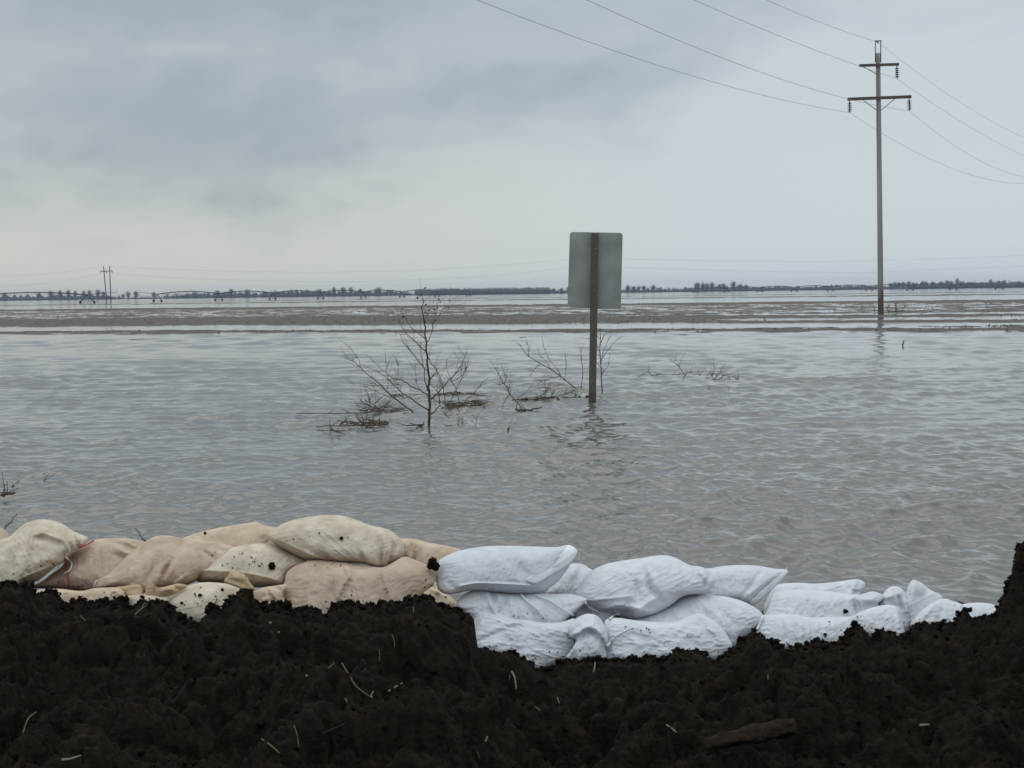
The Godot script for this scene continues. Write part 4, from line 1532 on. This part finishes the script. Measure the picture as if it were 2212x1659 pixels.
func tan_bags() -> void:
	var g := "tan sandbags on the left of the levee"
	bag("stub of a tan bag cut by the left edge, behind the rods", g, M.pink, "A", 5.75, 0.9, 0.08, [-90, 460, -20, 415, 30, 432, 62, 465, 78, 505, 60, 560, -90, 580])
	bag("back-row cream bag with upturned corner and a dark crumb", g, M.tan, "A", 5.62, 0.9, 0.09, [1380, 560, 1450, 515, 1520, 490, 1640, 450, 1780, 420, 1900, 400, 2000, 385, 2060, 375, 2110, 398, 2180, 415, 2240, 425, 2210, 470, 2190, 520, 2230, 575, 2230, 640, 2000, 660, 1700, 660, 1450, 640], [[2060, 380, 2110, 480, 6, 0.012], [2120, 470, 2200, 560, 6, 0.01], [1700, 520, 1860, 520, 8, -0.006]])
	var t: Node3D = bag("small tan bag with gathered neck, behind right of the top bag", g, M.tan, "B", 5.62, 0.9, 0.07, [1180, 520, 1240, 510, 1340, 515, 1430, 540, 1560, 565, 1700, 600, 1690, 660, 1600, 740, 1500, 780, 1420, 780, 1330, 740, 1260, 690, 1200, 620], [[1270, 515, 1250, 640, 3, 0.010], [1300, 520, 1300, 650, 3, -0.012], [1340, 520, 1330, 670, 3, 0.012], [1390, 600, 1340, 690, 4, -0.008]])
	bag("tan bag lying between the cream bag and the pinkish bag", g, M.pink, "A", 5.42, 0.9, 0.10, [235, 900, 330, 860, 420, 790, 500, 730, 560, 640, 640, 580, 720, 540, 780, 518, 880, 508, 1000, 508, 1100, 520, 1180, 545, 1190, 600, 1150, 680, 1060, 760, 1000, 830, 900, 900, 800, 945, 740, 950, 650, 935, 500, 920, 400, 912, 290, 912], [[920, 545, 1070, 600, 4, -0.010], [950, 590, 1050, 640, 4, 0.010], [900, 640, 1010, 670, 4, -0.009], [1000, 530, 1100, 560, 4, 0.008], [500, 770, 800, 800, 14, 0.008]])
	t = bag("pinkish tan bag lying slanted in the middle of the left row", g, M.pink, "A", 5.34, 0.95, 0.11, [752, 915, 762, 850, 820, 820, 900, 765, 980, 690, 1050, 620, 1110, 580, 1170, 535, 1230, 500, 1290, 487, 1380, 490, 1470, 510, 1560, 515, 1680, 535, 1800, 555, 1900, 590, 1920, 660, 1800, 760, 1650, 800, 1580, 850, 1500, 885, 1400, 895, 1300, 900, 1230, 920, 1170, 945, 1100, 960, 1000, 940, 950, 910, 850, 910], [[1375, 700, 1330, 770, 4, -0.014], [1330, 770, 1290, 870, 4, -0.014], [1400, 720, 1350, 820, 4, 0.010], [1230, 750, 1180, 840, 4, -0.009], [1640, 615, 1710, 665, 3, -0.010], [1480, 820, 1400, 880, 3, 0.012], [1040, 620, 980, 690, 4, 0.006]])
	flap(t, "loose_flap", M.flap, "A", 5.20, 0.7, [930, 905, 1010, 893, 1120, 880, 1150, 940, 1125, 968, 1010, 972, 960, 955], [[1000, 930, 1120, 920, 5, -0.006]])
	flap(t, "loose_flap", M.flap, "A", 5.17, 0.6, [1172, 975, 1176, 900, 1200, 848, 1232, 885, 1247, 917, 1300, 905, 1380, 885, 1440, 872, 1510, 890, 1460, 930, 1370, 970, 1280, 978, 1220, 980], [[1245, 915, 1240, 975, 4, -0.010], [1300, 930, 1400, 910, 4, 0.008], [1400, 905, 1450, 920, 3, -0.008]])
	cord(t, "frayed_edge", M.string, "A", [778, 845, 765, 870, 758, 915], 0.003, 0.008)
	t = bag("big cream bag with gathered mouth at the left end", g, M.cream, "A", 5.28, 0.9, 0.13, [-160, 600, -80, 545, 0, 518, 80, 490, 150, 430, 210, 385, 290, 362, 370, 357, 440, 368, 500, 388, 545, 420, 590, 450, 650, 475, 702, 498, 710, 520, 690, 555, 640, 590, 590, 612, 556, 642, 540, 668, 520, 702, 470, 722, 430, 752, 380, 795, 320, 840, 270, 862, 150, 880, 120, 960, 0, 980, -160, 980], [[275, 480, 350, 455, 4, 0.012], [350, 455, 440, 500, 4, 0.014], [440, 500, 525, 525, 4, 0.014], [290, 500, 430, 530, 5, -0.012], [262, 470, 240, 600, 3, 0.008], [240, 600, 222, 720, 3, 0.008], [525, 525, 545, 600, 3, 0.014], [545, 600, 525, 660, 3, 0.012], [580, 450, 620, 560, 3, -0.012], [600, 455, 650, 560, 3, 0.010], [540, 520, 580, 600, 3, -0.012], [300, 430, 450, 440, 6, -0.012], [230, 720, 420, 650, 8, 0.006]], 1.0, [1.2, 120, 850, 400, 735, 530, 690])
	cord(t, "red_tie", M.red, "A", [636, 585, 690, 565, 735, 540, 768, 520], 0.0033, 0.012)
	cord(t, "red_tie", M.red, "A", [521, 665, 530, 720, 542, 780, 550, 860, 548, 940, 547, 1018], 0.0027, 0.012)
	cord(t, "pale_tie", M.string, "A", [535, 662, 560, 690, 577, 715, 565, 760, 530, 785, 498, 803], 0.004, 0.012)
	bag("cream bag strewn with crumbs, second from the top in the middle", g, M.cream, "A", 5.36, 0.95, 0.10, [1488, 758, 1560, 752, 1650, 690, 1720, 650, 1850, 590, 1950, 565, 2080, 550, 2210, 562, 2330, 625, 2430, 670, 2470, 690, 2440, 720, 2370, 750, 2320, 790, 2295, 850, 2280, 875, 2250, 890, 2160, 900, 2060, 905, 1980, 892, 1850, 872, 1700, 862, 1600, 860, 1545, 822, 1505, 775], [[1750, 660, 2000, 640, 12, 0.008], [2290, 700, 2400, 690, 5, -0.008]], 1.0, [1.4, 1490, 760, 1700, 768, 1860, 775, 2010, 792, 2150, 822, 2295, 862])
	t = bag("large cream bag on top of the left pile, with pleated right end", g, M.cream, "B", 5.40, 0.95, 0.13, [133, 487, 170, 450, 250, 400, 340, 365, 450, 340, 560, 325, 680, 320, 780, 335, 870, 365, 960, 400, 1050, 420, 1130, 445, 1190, 490, 1222, 530, 1242, 590, 1236, 642, 1180, 682, 1080, 737, 1000, 738, 920, 717, 800, 706, 680, 702, 560, 692, 440, 682, 330, 632, 240, 590, 185, 545], [[1020, 500, 1055, 620, 3, -0.012], [1055, 620, 1050, 720, 3, -0.012], [1060, 470, 1105, 600, 3, 0.011], [1105, 600, 1090, 710, 3, 0.011], [1110, 470, 1150, 590, 3, -0.012], [1150, 590, 1120, 700, 3, -0.012], [1160, 490, 1200, 590, 3, 0.011], [1200, 590, 1160, 690, 3, 0.010], [885, 630, 930, 695, 5, -0.018], [905, 625, 950, 690, 4, 0.010], [300, 430, 700, 420, 22, 0.010], [480, 560, 820, 640, 16, 0.006]], 1.0, [1.5, 130, 487, 260, 532, 380, 590, 520, 650, 700, 702])
	cord(t, "red_stitch", M.red, "B", [612, 662, 640, 680, 668, 697], 0.0021, 0.006)
	cord(t, "red_stitch", M.red, "B", [500, 684, 520, 704], 0.0021, 0.006)
	bag("wide pinkish tan bag at the front under the top bag", g, M.pink, "B", 5.20, 0.75, 0.11, [225, 975, 275, 870, 288, 800, 320, 760, 380, 720, 470, 690, 560, 680, 680, 692, 800, 706, 900, 720, 1000, 735, 1080, 740, 1150, 705, 1230, 658, 1290, 668, 1380, 703, 1440, 728, 1500, 768, 1506, 830, 1490, 880, 1440, 930, 1400, 970, 1330, 1060, 1200, 1160, 900, 1200, 620, 1210, 400, 1200, 250, 1130], [[1070, 780, 1090, 880, 3, 0.008], [1090, 880, 1112, 1000, 3, 0.008], [765, 715, 795, 800, 4, 0.009], [795, 800, 740, 900, 4, 0.009], [740, 900, 690, 1000, 4, 0.008], [670, 860, 670, 1000, 5, -0.007], [290, 800, 240, 960, 5, 0.008], [1080, 745, 1300, 780, 10, 0.010]])
	bag("folded tan corner lying lowest by the first white bags", g, M.tan, "B", 5.20, 0.6, 0.06, [1385, 965, 1430, 920, 1470, 890, 1490, 855, 1520, 930, 1600, 970, 1662, 1022, 1660, 1070, 1560, 1080, 1440, 1060], [[1440, 910, 1560, 960, 3, 0.012], [1460, 880, 1480, 920, 3, -0.014]])
	t = bag("low cream bag sprinkled with soil crumbs, behind a soil notch", g, M.cream, "A", 5.12, 0.9, 0.09, [1325, 1025, 1400, 960, 1470, 912, 1550, 877, 1650, 863, 1750, 866, 1850, 882, 1930, 912, 1990, 962, 2020, 1040, 1960, 1130, 1800, 1210, 1600, 1220, 1450, 1180, 1370, 1110], [[1450, 1000, 1850, 1020, 30, 0.006]], 0.6)
	flap(t, "loose_flap", M.flap, "A", 5.10, 0.8, [1857, 765, 1900, 775, 1985, 812, 2005, 855, 2052, 920, 1995, 945, 1930, 912, 1850, 882, 1800, 855, 1832, 810], [[1985, 815, 2010, 910, 4, 0.010], [1860, 850, 1980, 880, 4, -0.006]])
	bag("low tan bag half buried at left under the red string", g, M.tan, "A", 5.12, 0.9, 0.06, [250, 960, 300, 925, 400, 915, 500, 917, 650, 932, 750, 912, 850, 905, 950, 908, 1010, 960, 990, 1010, 850, 1050, 700, 1070, 500, 1070, 300, 1040], [[740, 920, 720, 1000, 4, -0.010], [900, 920, 960, 950, 3, 0.009]])
	bag("sliver of a low cream bag between soil humps", g, M.cream, "A", 5.14, 0.9, 0.05, [1000, 985, 1080, 962, 1180, 962, 1300, 978, 1370, 985, 1340, 1040, 1200, 1070, 1050, 1060])
	bag("crumpled tan cloth end right of the crumb-strewn low bag", g, M.tan, "B", 5.14, 0.7, 0.05, [-30, 905, 40, 930, 100, 905, 200, 890, 285, 880, 295, 915, 270, 965, 290, 1120, 150, 1140, -40, 1120], [[100, 905, 80, 990, 4, 0.012], [160, 920, 220, 1010, 3, 0.012], [190, 900, 250, 930, 3, -0.010]])


func white_bags() -> void:
	var g := "white sandbags on the right of the levee"
	var w: Material = M.white
	var c: Material = M.white_cool
	bag("white bag at the far right end, low against the soil", g, w, "E", 5.70, 0.9, 0.05, [1770, 605, 1850, 576, 1950, 572, 2020, 584, 2060, 620, 2060, 700, 1900, 720, 1780, 690])
	bag("flat white bag behind the long white bag, frayed at right", g, w, "E", 5.72, 0.9, 0.06, [560, 620, 600, 510, 640, 460, 760, 445, 900, 450, 1050, 435, 1120, 425, 1170, 425, 1207, 455, 1185, 510, 1150, 580, 1100, 640, 800, 680, 600, 680], [[1060, 440, 1130, 500, 4, -0.006], [1150, 430, 1120, 500, 3, 0.008]])
	var t: Node3D = bag("small white bag wedged behind the two top white bags", g, w, "C", 5.55, 0.9, 0.06, [980, 650, 1050, 560, 1120, 470, 1170, 415, 1260, 413, 1320, 448, 1350, 470, 1330, 560, 1270, 640, 1190, 700, 1080, 700], [[1200, 440, 1160, 560, 5, 0.010], [1250, 450, 1220, 600, 5, -0.009]])
	t = bag("white bag ending in a stiff hemmed point over the water", g, c, "E", 5.52, 0.9, 0.09, [150, 380, 240, 350, 350, 335, 500, 335, 620, 354, 717, 370, 660, 445, 570, 530, 503, 585, 450, 580, 400, 560, 300, 550, 180, 540], [[560, 350, 430, 530, 4, -0.007], [440, 540, 600, 420, 4, 0.007]])
	drape(t, "hem", M.hem, "E", [690, 378, 716, 371, 650, 450, 570, 530, 505, 583, 470, 572, 560, 485, 640, 415], 0.008)
	cord(t, "loose_thread", M.string, "E", [712, 368, 705, 355, 720, 345], 0.002, 0.004)
	bag("ruffled pale mouth of a white bag standing up at right", g, w, "E", 5.48, 0.5, 0.06, [1285, 580, 1330, 500, 1380, 468, 1432, 480, 1472, 530, 1492, 600, 1500, 690, 1470, 780, 1420, 770, 1380, 700, 1330, 640], [[1390, 480, 1430, 580, 4, -0.014], [1430, 580, 1470, 700, 4, -0.014], [1340, 540, 1400, 520, 4, 0.010], [1380, 590, 1430, 590, 4, -0.012]])
	bag("white cloth peak sticking up highest at right", g, w, "E", 5.50, 0.5, 0.05, [1455, 560, 1470, 490, 1485, 450, 1512, 428, 1562, 445, 1620, 490, 1682, 520, 1692, 548, 1650, 610, 1570, 690, 1500, 730, 1470, 660], [[1515, 440, 1490, 640, 5, 0.010], [1600, 480, 1540, 620, 6, -0.008]])
	bag("white bag with a muddy patch, between cloth peak and soil spike", g, w, "E", 5.40, 0.8, 0.06, [1490, 720, 1540, 640, 1600, 590, 1650, 560, 1702, 545, 1760, 560, 1832, 590, 1866, 650, 1840, 740, 1740, 790, 1600, 780], [[1650, 570, 1550, 680, 5, 0.010], [1690, 620, 1660, 720, 4, -0.008]])
	t = bag("long white bag lying level right of the hemmed point", g, w, "E", 5.40, 0.9, 0.09, [560, 690, 588, 600, 620, 510, 700, 490, 850, 490, 1000, 500, 1100, 515, 1170, 520, 1250, 500, 1310, 518, 1325, 540, 1270, 590, 1220, 640, 1170, 690, 1100, 710, 900, 720, 700, 715], [[1130, 560, 1150, 650, 3, -0.012], [1180, 550, 1280, 560, 3, 0.014], [1190, 600, 1270, 560, 3, -0.012], [1150, 530, 1180, 600, 3, 0.012], [620, 510, 590, 600, 4, 0.006]])
	bag("white bag with tucked end above the rightmost soil notch", g, w, "E", 5.26, 0.8, 0.07, [1140, 660, 1200, 618, 1300, 590, 1380, 588, 1422, 620, 1442, 690, 1455, 790, 1400, 820, 1280, 800, 1180, 770], [[1410, 600, 1425, 760, 4, 0.010], [1350, 600, 1440, 660, 4, -0.008]])
	t = bag("low wide white bag along the soil below the long one", g, w, "E", 5.24, 0.85, 0.08, [495, 770, 520, 710, 550, 658, 640, 643, 750, 645, 850, 663, 1000, 660, 1120, 655, 1165, 640, 1215, 710, 1210, 830, 950, 890, 720, 900, 560, 850], [[560, 655, 520, 740, 3, 0.008], [700, 720, 1000, 720, 20, 0.006]])
	drape(t, "hem", M.hem, "E", [548, 660, 562, 655, 530, 735, 512, 738], 0.007)
	bag("large white bag lying slanted in the middle under the knotted bag", g, w, "C", 5.24, 0.9, 0.09, [1600, 880, 1720, 840, 1850, 795, 1980, 740, 2080, 672, 2200, 655, 2320, 663, 2440, 680, 2560, 715, 2660, 768, 2718, 825, 2690, 890, 2620, 960, 2540, 1030, 2470, 1090, 2300, 1050, 2000, 980, 1750, 950], [[2240, 720, 2390, 860, 5, 0.008], [2390, 860, 2450, 1000, 4, 0.010], [2300, 740, 2480, 900, 6, -0.006]])
	t = bag("white bag with twisted neck under the left top white bag", g, w, "C", 5.17, 0.9, 0.08, [240, 750, 290, 680, 370, 630, 480, 628, 620, 645, 780, 655, 900, 648, 1050, 653, 1180, 655, 1295, 690, 1302, 712, 1240, 775, 1160, 840, 1100, 890, 1000, 920, 880, 920, 700, 900, 560, 890, 480, 900, 420, 960, 385, 970, 372, 900, 372, 850, 300, 795], [[500, 650, 545, 770, 4, 0.012], [545, 650, 580, 770, 4, -0.012], [600, 660, 590, 790, 4, 0.010], [660, 680, 640, 800, 4, -0.010], [1290, 700, 1100, 860, 6, 0.008]])
	flap(t, "loose_mouth", w, "C", 5.31, 0.6, [1170, 780, 1260, 690, 1400, 720, 1520, 790, 1500, 880, 1300, 900, 1190, 880], [[1240, 720, 1300, 860, 4, -0.010], [1330, 740, 1380, 860, 4, 0.010]])
	cord(t, "white_tie", M.string, "C", [770, 660, 830, 720, 910, 790, 985, 872], 0.0045, 0.010)
	cord(t, "white_tie", M.string, "C", [890, 662, 1000, 710, 1110, 780, 1215, 838], 0.0045, 0.010)
	t = bag("plump smooth white bag on top beside the tan pile, hemmed at right", g, c, "C", 5.29, 0.75, 0.12, [94, 490, 104, 400, 160, 355, 250, 315, 380, 285, 520, 270, 700, 267, 900, 274, 1060, 278, 1150, 262, 1222, 305, 1185, 390, 1135, 470, 1065, 560, 972, 627, 872, 657, 780, 662, 650, 652, 500, 637, 350, 630, 250, 652, 170, 655, 112, 622, 97, 550], [[110, 500, 140, 620, 4, -0.006], [180, 560, 230, 600, 4, -0.007], [760, 420, 830, 520, 8, -0.008]], 0.6, [0.5, 200, 620, 280, 590, 420, 566, 600, 571, 860, 584, 960, 570])
	drape(t, "hem", M.hem, "C", [1152, 260, 1224, 305, 1182, 390, 1082, 460, 985, 520, 900, 570, 828, 556, 820, 530, 930, 470, 1022, 428, 1090, 368, 1128, 310], 0.012)
	cord(t, "loose_thread", M.string, "C", [1218, 306, 1245, 340, 1262, 380, 1255, 412], 0.0028, 0.004)
	cord(t, "seam", M.hem, "C", [280, 590, 420, 566, 600, 571, 860, 584], 0.0022, 0.002)
	t = bag("white bag with a big folded pocket on top in the middle", g, w, "C", 5.29, 0.85, 0.11, [1195, 660, 1240, 590, 1300, 512, 1355, 460, 1450, 415, 1600, 385, 1750, 365, 1830, 350, 1920, 344, 2000, 358, 2080, 398, 2140, 425, 2240, 442, 2310, 500, 2335, 560, 2270, 640, 2160, 656, 2075, 668, 2000, 730, 1900, 790, 1780, 832, 1670, 855, 1560, 845, 1470, 825, 1400, 800, 1330, 765, 1250, 710], [[1775, 490, 1815, 610, 4, -0.014], [1815, 610, 1890, 695, 4, -0.014], [1830, 500, 1900, 640, 8, 0.014], [1700, 580, 1720, 680, 4, -0.010], [1720, 770, 1850, 690, 4, 0.012], [1440, 775, 1560, 745, 4, 0.012], [1560, 745, 1690, 765, 4, 0.012], [1690, 765, 1810, 805, 4, 0.012], [1540, 790, 1680, 800, 5, -0.008], [2030, 420, 2060, 640, 5, 0.008], [2170, 450, 2230, 560, 3, -0.010], [2220, 460, 2260, 540, 3, 0.010], [2290, 500, 2240, 620, 3, -0.008]], 1.0, [0.9, 1250, 715, 1310, 706, 1500, 690, 1720, 662])
	cord(t, "white_tie", M.string, "C", [1290, 725, 1330, 770, 1390, 800, 1400, 825], 0.0045, 0.010)
	cord(t, "white_tie", M.string, "C", [1215, 850, 1235, 818, 1290, 822], 0.004, 0.010)
	bag("white bag at the front under the twisted neck, creased at left", g, w, "C", 5.04, 0.75, 0.08, [385, 1080, 405, 950, 450, 850, 490, 788, 600, 800, 720, 845, 850, 862, 1000, 882, 1120, 872, 1190, 852, 1230, 880, 1250, 960, 1240, 1050, 1190, 1120, 1150, 1190, 1050, 1240, 900, 1290, 800, 1270, 650, 1220, 500, 1170], [[450, 1000, 700, 890, 5, 0.006], [430, 1030, 640, 930, 5, -0.006], [700, 890, 820, 865, 4, 0.006], [490, 790, 400, 980, 4, 0.009], [930, 900, 1180, 1000, 8, 0.008], [1150, 1000, 1220, 1005, 4, -0.010]])
	bag("front white bag right of the knotted one, above the soil rim", g, w, "C", 5.03, 0.8, 0.08, [1430, 1190, 1462, 1070, 1440, 920, 1460, 860, 1560, 848, 1700, 868, 1850, 880, 2010, 878, 2130, 830, 2210, 810, 2290, 850, 2390, 930, 2452, 1020, 2472, 1072, 2430, 1130, 2300, 1200, 2000, 1230, 1700, 1230], [[2210, 820, 2350, 1000, 4, 0.007], [1660, 960, 1760, 1030, 6, -0.006], [2150, 900, 2240, 1060, 8, 0.007], [1540, 1000, 1500, 1140, 6, 0.006]])
	t = bag("crumpled knotted white bag mouth at the front centre", g, w, "C", 4.97, 0.7, 0.08, [1130, 1200, 1170, 1110, 1215, 1030, 1165, 1000, 1150, 930, 1215, 852, 1300, 815, 1372, 826, 1425, 872, 1462, 950, 1472, 1030, 1455, 1100, 1450, 1190, 1300, 1230], [[1170, 1000, 1300, 920, 4, 0.012], [1300, 920, 1400, 950, 4, 0.012], [1400, 950, 1450, 1040, 4, 0.012], [1230, 1010, 1340, 960, 5, -0.012], [1340, 960, 1400, 1020, 4, -0.010], [1290, 840, 1180, 930, 5, 0.008], [1400, 860, 1440, 940, 4, -0.010], [1230, 1010, 1170, 1130, 4, 0.010], [1440, 1020, 1440, 1150, 4, -0.010]])
	cord(t, "white_tie", M.string, "C", [1465, 1075, 1520, 1010, 1600, 960, 1690, 922], 0.005, 0.010)
	cord(t, "white_tie", M.string, "C", [1480, 860, 1530, 822, 1560, 820, 1565, 840], 0.0045, 0.010)


func on_the_bags() -> void:
	# clods that can be told apart
	for a in [["B", 174, 731, 0.014, 1.2, "largest black clod on the crumb-strewn cream bag"], ["B", 736, 508, 0.007, 0.9, "small black clod on the large top cream bag"], ["A", 1650, 466, 0.006, 0.9, "small black clod on the back-row cream bag"],
		["E", 1081, 626, 0.010, 0.8, "oval black clod on the long white bag"], ["A", 1608, 965, 0.007, 0.9, "largest black crumb on the low cream bag"], ["A", 1462, 1028, 0.006, 0.8, "black crumb at the left of the low cream bag"],
		["E", 952, 771, 0.008, 0.5, "flat black crumb on the low wide white bag"], ["A", 1790, 922, 0.006, 0.8, "black crumb near the top of the low cream bag"]]:
		var z := zone(a[0], a[1], a[2])
		var b := Buf.new()
		lump_at(b, at(z.x, z.y, skin_depth(z) - a[3] * 0.3), a[3], 0.5, a[4], z.x)
		single("soil_clod", b, M.clod, a[5], "soil clod", "soil clods on the sandbags")
	var wb := Buf.new()
	for a in [[1472, 700, 0.022], [1490, 735, 0.022], [1455, 728, 0.020], [1478, 680, 0.010]]:
		var z := zone("B", a[0], a[1])
		lump_at(wb, at(z.x, z.y, 5.30), a[2] * 0.8, 0.4, 1.0, a[0])
	single("soil_clod", wb, M.clod, "wedge of black soil stuck between the tan pile and first white bag", "soil clod")
	# specks of soil, too small to tell apart
	var r := RandomNumberGenerator.new()
	r.seed = 61
	var s := Buf.new()
	for a in [["A", 1650, 1000, 150, 70, 26], ["A", 1950, 640, 180, 50, 12], ["A", 1900, 720, 200, 40, 8], ["B", 600, 500, 260, 90, 8], ["B", 640, 720, 120, 30, 6], ["A", 350, 700, 150, 80, 8], ["E", 900, 760, 250, 60, 7], ["C", 1800, 960, 300, 60, 6], ["C", 800, 850, 120, 50, 4]]:
		for k in a[5]:
			var z := zone(a[0], a[1] + r.randfn() * a[3] * 0.6, a[2] + r.randfn() * a[4] * 0.6)
			lump_at(s, at(z.x, z.y, skin_depth(z)), r.randf_range(0.0012, 0.0032), 0.8, 0.8, z.x)
	for k in 120:
		var cx := r.randf_range(10.0, 2080.0)
		var q := at(cx, 1300, CREST)
		# just above the rim of the soil as seen from the road side
		var h := crest_at(q.x)
		var v := view.inverse() * (Vector3(q.x, h, -CREST) - EYE)
		var z := Vector2(1106.0 + F * v.x / -v.z, 829.5 - F * v.y / -v.z - absf(r.randfn()) * 14.0)
		var dd := skin_depth(z)
		if dd < 5.6:
			lump_at(s, at(z.x, z.y, dd), r.randf_range(0.0012, 0.0036), 0.5, 0.7, cx)
	structure("soil_specks", s, M.clod, "stuff")


func stalk(k: String, a: Array, r0: float, mat: String, label: String, category := "straw") -> void:
	var p := spots(k, a)
	var far := PackedFloat32Array()
	for q in p:
		far.append(-soil_point(q.x, q.y).z)
	var pts := PackedVector3Array()
	var lift := 0.0
	for j in p.size():
		# a stiff stalk rests on the high spots between its ends
		var t := float(j) / maxf(p.size() - 1, 1)
		var straight := lerpf(far[0], far[far.size() - 1], t)
		lift = maxf(lift, straight - far[j])
	for j in p.size():
		var t := float(j) / maxf(p.size() - 1, 1)
		pts.append(at(p[j].x, p[j].y, lerpf(far[0], far[far.size() - 1], t) - lift - 0.02 - r0))
	var b := Buf.new()
	tube(b, smoothed(pts, 5), r0 * 0.55, r0 * 0.4, 5)
	single(category.replace(" ", "_"), b, M[mat], label, category, "straw and scraps on the black soil")


func on_the_soil() -> void:
	stalk("K", [290, 1105, 225, 1160, 185, 1275], 0.0045, "straw", "curved tan straw lying on the soil at far left")
	stalk("K", [648, 330, 670, 352, 690, 372], 0.0042, "straw", "short tan straw on the soil under the red string")
	stalk("L", [740, 710, 800, 810, 860, 900, 985, 990], 0.0032, "straw", "long bent straw in the middle of the soil")
	stalk("L", [985, 990, 976, 962, 997, 935], 0.0035, "straw_pale", "pale hook at the lower end of the long bent straw")
	stalk("L", [1115, 932, 1170, 900, 1225, 870], 0.0045, "straw_pale", "short pale straw right of the long bent straw")
	stalk("L", [95, 1320, 160, 1365, 235, 1430], 0.0042, "straw", "slanting tan straw at the bottom left of centre")
	stalk("L", [580, 1280, 700, 1225, 780, 1190], 0.0052, "chunk", "brown twig lying below the long bent straw", "twig")
	stalk("L", [355, 1210, 380, 1290, 395, 1390], 0.0028, "straw", "thin straw standing right of the slanting straw")
	stalk("L", [2105, 775, 2130, 830, 2142, 920], 0.0050, "straw_pale", "thick pale straw standing below the white bags")
	stalk("L", [2090, 800, 2085, 850], 0.0025, "straw", "thin straw beside the thick pale straw")
	stalk("L", [898, 787, 940, 745], 0.0042, "chunk", "faint brown straw above the short pale straw", "twig")
	stalk("L", [1143, 480, 1160, 530, 1165, 590], 0.0022, "straw", "hair-thin straw under the front tan bag")
	stalk("L", [1040, 600, 1045, 650, 1042, 690], 0.0025, "straw", "thin straw left of the hair-thin straw")
	stalk("L", [1315, 258, 1315, 300], 0.0030, "straw", "tiny upright straw near the soil crest below tan bag")
	stalk("L", [1275, 602, 1305, 570], 0.0035, "chunk", "short dull brown straw right of the hair-thin straw", "twig")
	stalk("L", [630, 750, 660, 725, 680, 705], 0.0025, "straw", "short thin straw left of the long bent straw's tip")
	stalk("L", [1830, 1420, 1850, 1490], 0.0030, "straw", "faint upright straw at the bottom centre")
	stalk("L", [1895, 1340, 1910, 1300], 0.0060, "straw_pale", "pale fleck beside a hole in the soil, bottom centre", "scrap")
	stalk("L", [770, 995, 780, 1025], 0.0060, "straw", "tan fleck left of the long straw's hook", "scrap")
	stalk("N", [765, 500, 762, 540, 750, 580], 0.0035, "straw_pale", "upright pale straw just below the centre crest")
	stalk("N", [285, 858, 325, 890], 0.0032, "straw", "short straw in the dark hollow right of centre")
	stalk("N", [1340, 1005, 1380, 1030, 1415, 1062], 0.0035, "straw_pale", "slanting pale straw left above the wood chunk")
	stalk("N", [460, 780, 478, 835], 0.0028, "straw_pale", "tiny pale straw in the hollow right of centre")
	stalk("N", [2155, 605, 2155, 645], 0.0035, "straw", "small upright straw below the pointed soil clod")
	stalk("K", [500, 1485, 560, 1480, 650, 1452], 0.0060, "straw_pale", "pale torn scrap near the bottom left corner", "scrap")
	stalk("A", [1085, 1125, 1120, 1090, 1160, 1060, 1185, 1050], 0.0022, "straw_pale", "wispy pale root on the left soil crest", "root")
	stalk("A", [1140, 1075, 1165, 1030, 1190, 1045], 0.0020, "straw_pale", "curled pale root above the wispy root", "root")
	for a in [[235, 465, "right one of a pair under the wide tan bag"], [165, 390, "highest one under the wide tan bag"], [460, 815, "left of the long bent straw"], [1445, 385, "nearest to the white bags"], [180, 462, "left one of a pair under the wide tan bag"], [1010, 580, "beside two thin upright straws"]]:
		var z := zone("L", a[0], a[1])
		var b := Buf.new()
		lump_at(b, soil_point(z.x, z.y) + Vector3(0, 0.002, 0.003), 0.0042, 0.6, 0.8, a[0])
		single("scrap", b, M.straw_pale, "tiny pale soil fleck, %s" % a[2], "scrap", "pale flecks on the soil")
	var z2 := Vector2(1985, 1568)
	var fb := Buf.new()
	var q0 := soil_point(z2.x, z2.y)
	tube(fb, PackedVector3Array([q0 + Vector3(0, 0.004, 0.006), q0 + Vector3(0.025, 0.005, 0.006)]), 0.0035, 0.003, 5)
	single("scrap", fb, M.straw_pale, "lone pale fleck on the dark soil at right", "scrap")
	# the wood chunk
	var top := PackedVector2Array([Vector2(1520, 1610), Vector2(1562, 1600), Vector2(1620, 1588), Vector2(1680, 1578), Vector2(1716, 1572)])
	var b := Buf.new()
	var pts := PackedVector3Array()
	for p in top:
		var s := soil_point(p.x, p.y + 14)
		pts.append(Vector3(s.x, s.y + 0.014, s.z + 0.012))
	var nearest := 1e9
	for p in pts: nearest = minf(nearest, -p.z)
	for j in pts.size():
		pts[j] = at(top[j].x, top[j].y, nearest - 0.02 + 0.004 * j)
	pts = smoothed(pts, 5)
	var first := 0
	var n := pts.size()
	for j in n:
		var e := minf(1.0, 0.35 + 3.0 * minf(j, n - 1 - j * 0.7) / n)
		for s in 14:
			var w := TAU * s / 14
			var k := (0.020 * e) * (1.0 + 0.30 * cos(w * 3.0 + 0.6) + 0.7 * n_fine.get_noise_2d(s * 24.0, j * 1.2) + 0.25 * n_fine.get_noise_2d(s * 9.0, j * 9.0))
			b.v.append(pts[j] + Vector3(0, sin(w) * k, cos(w) * k * 0.9))
	for j in n - 1:
		for s in 14:
			var q := j * 14
			var s2 := (s + 1) % 14
			b.i.append_array([q + s, q + s2, q + 14 + s, q + s2, q + 14 + s2, q + 14 + s])
	b.v.append(pts[0])
	b.v.append(pts[n - 1])
	for s in 14:
		var s2 := (s + 1) % 14
		b.i.append_array([b.v.size() - 2, s2, s, b.v.size() - 1, (n - 1) * 14 + s, (n - 1) * 14 + s2])
	single("wood_chunk", b, M.chunk, "reddish brown chunk of rotten wood lying at the bottom right", "wood")
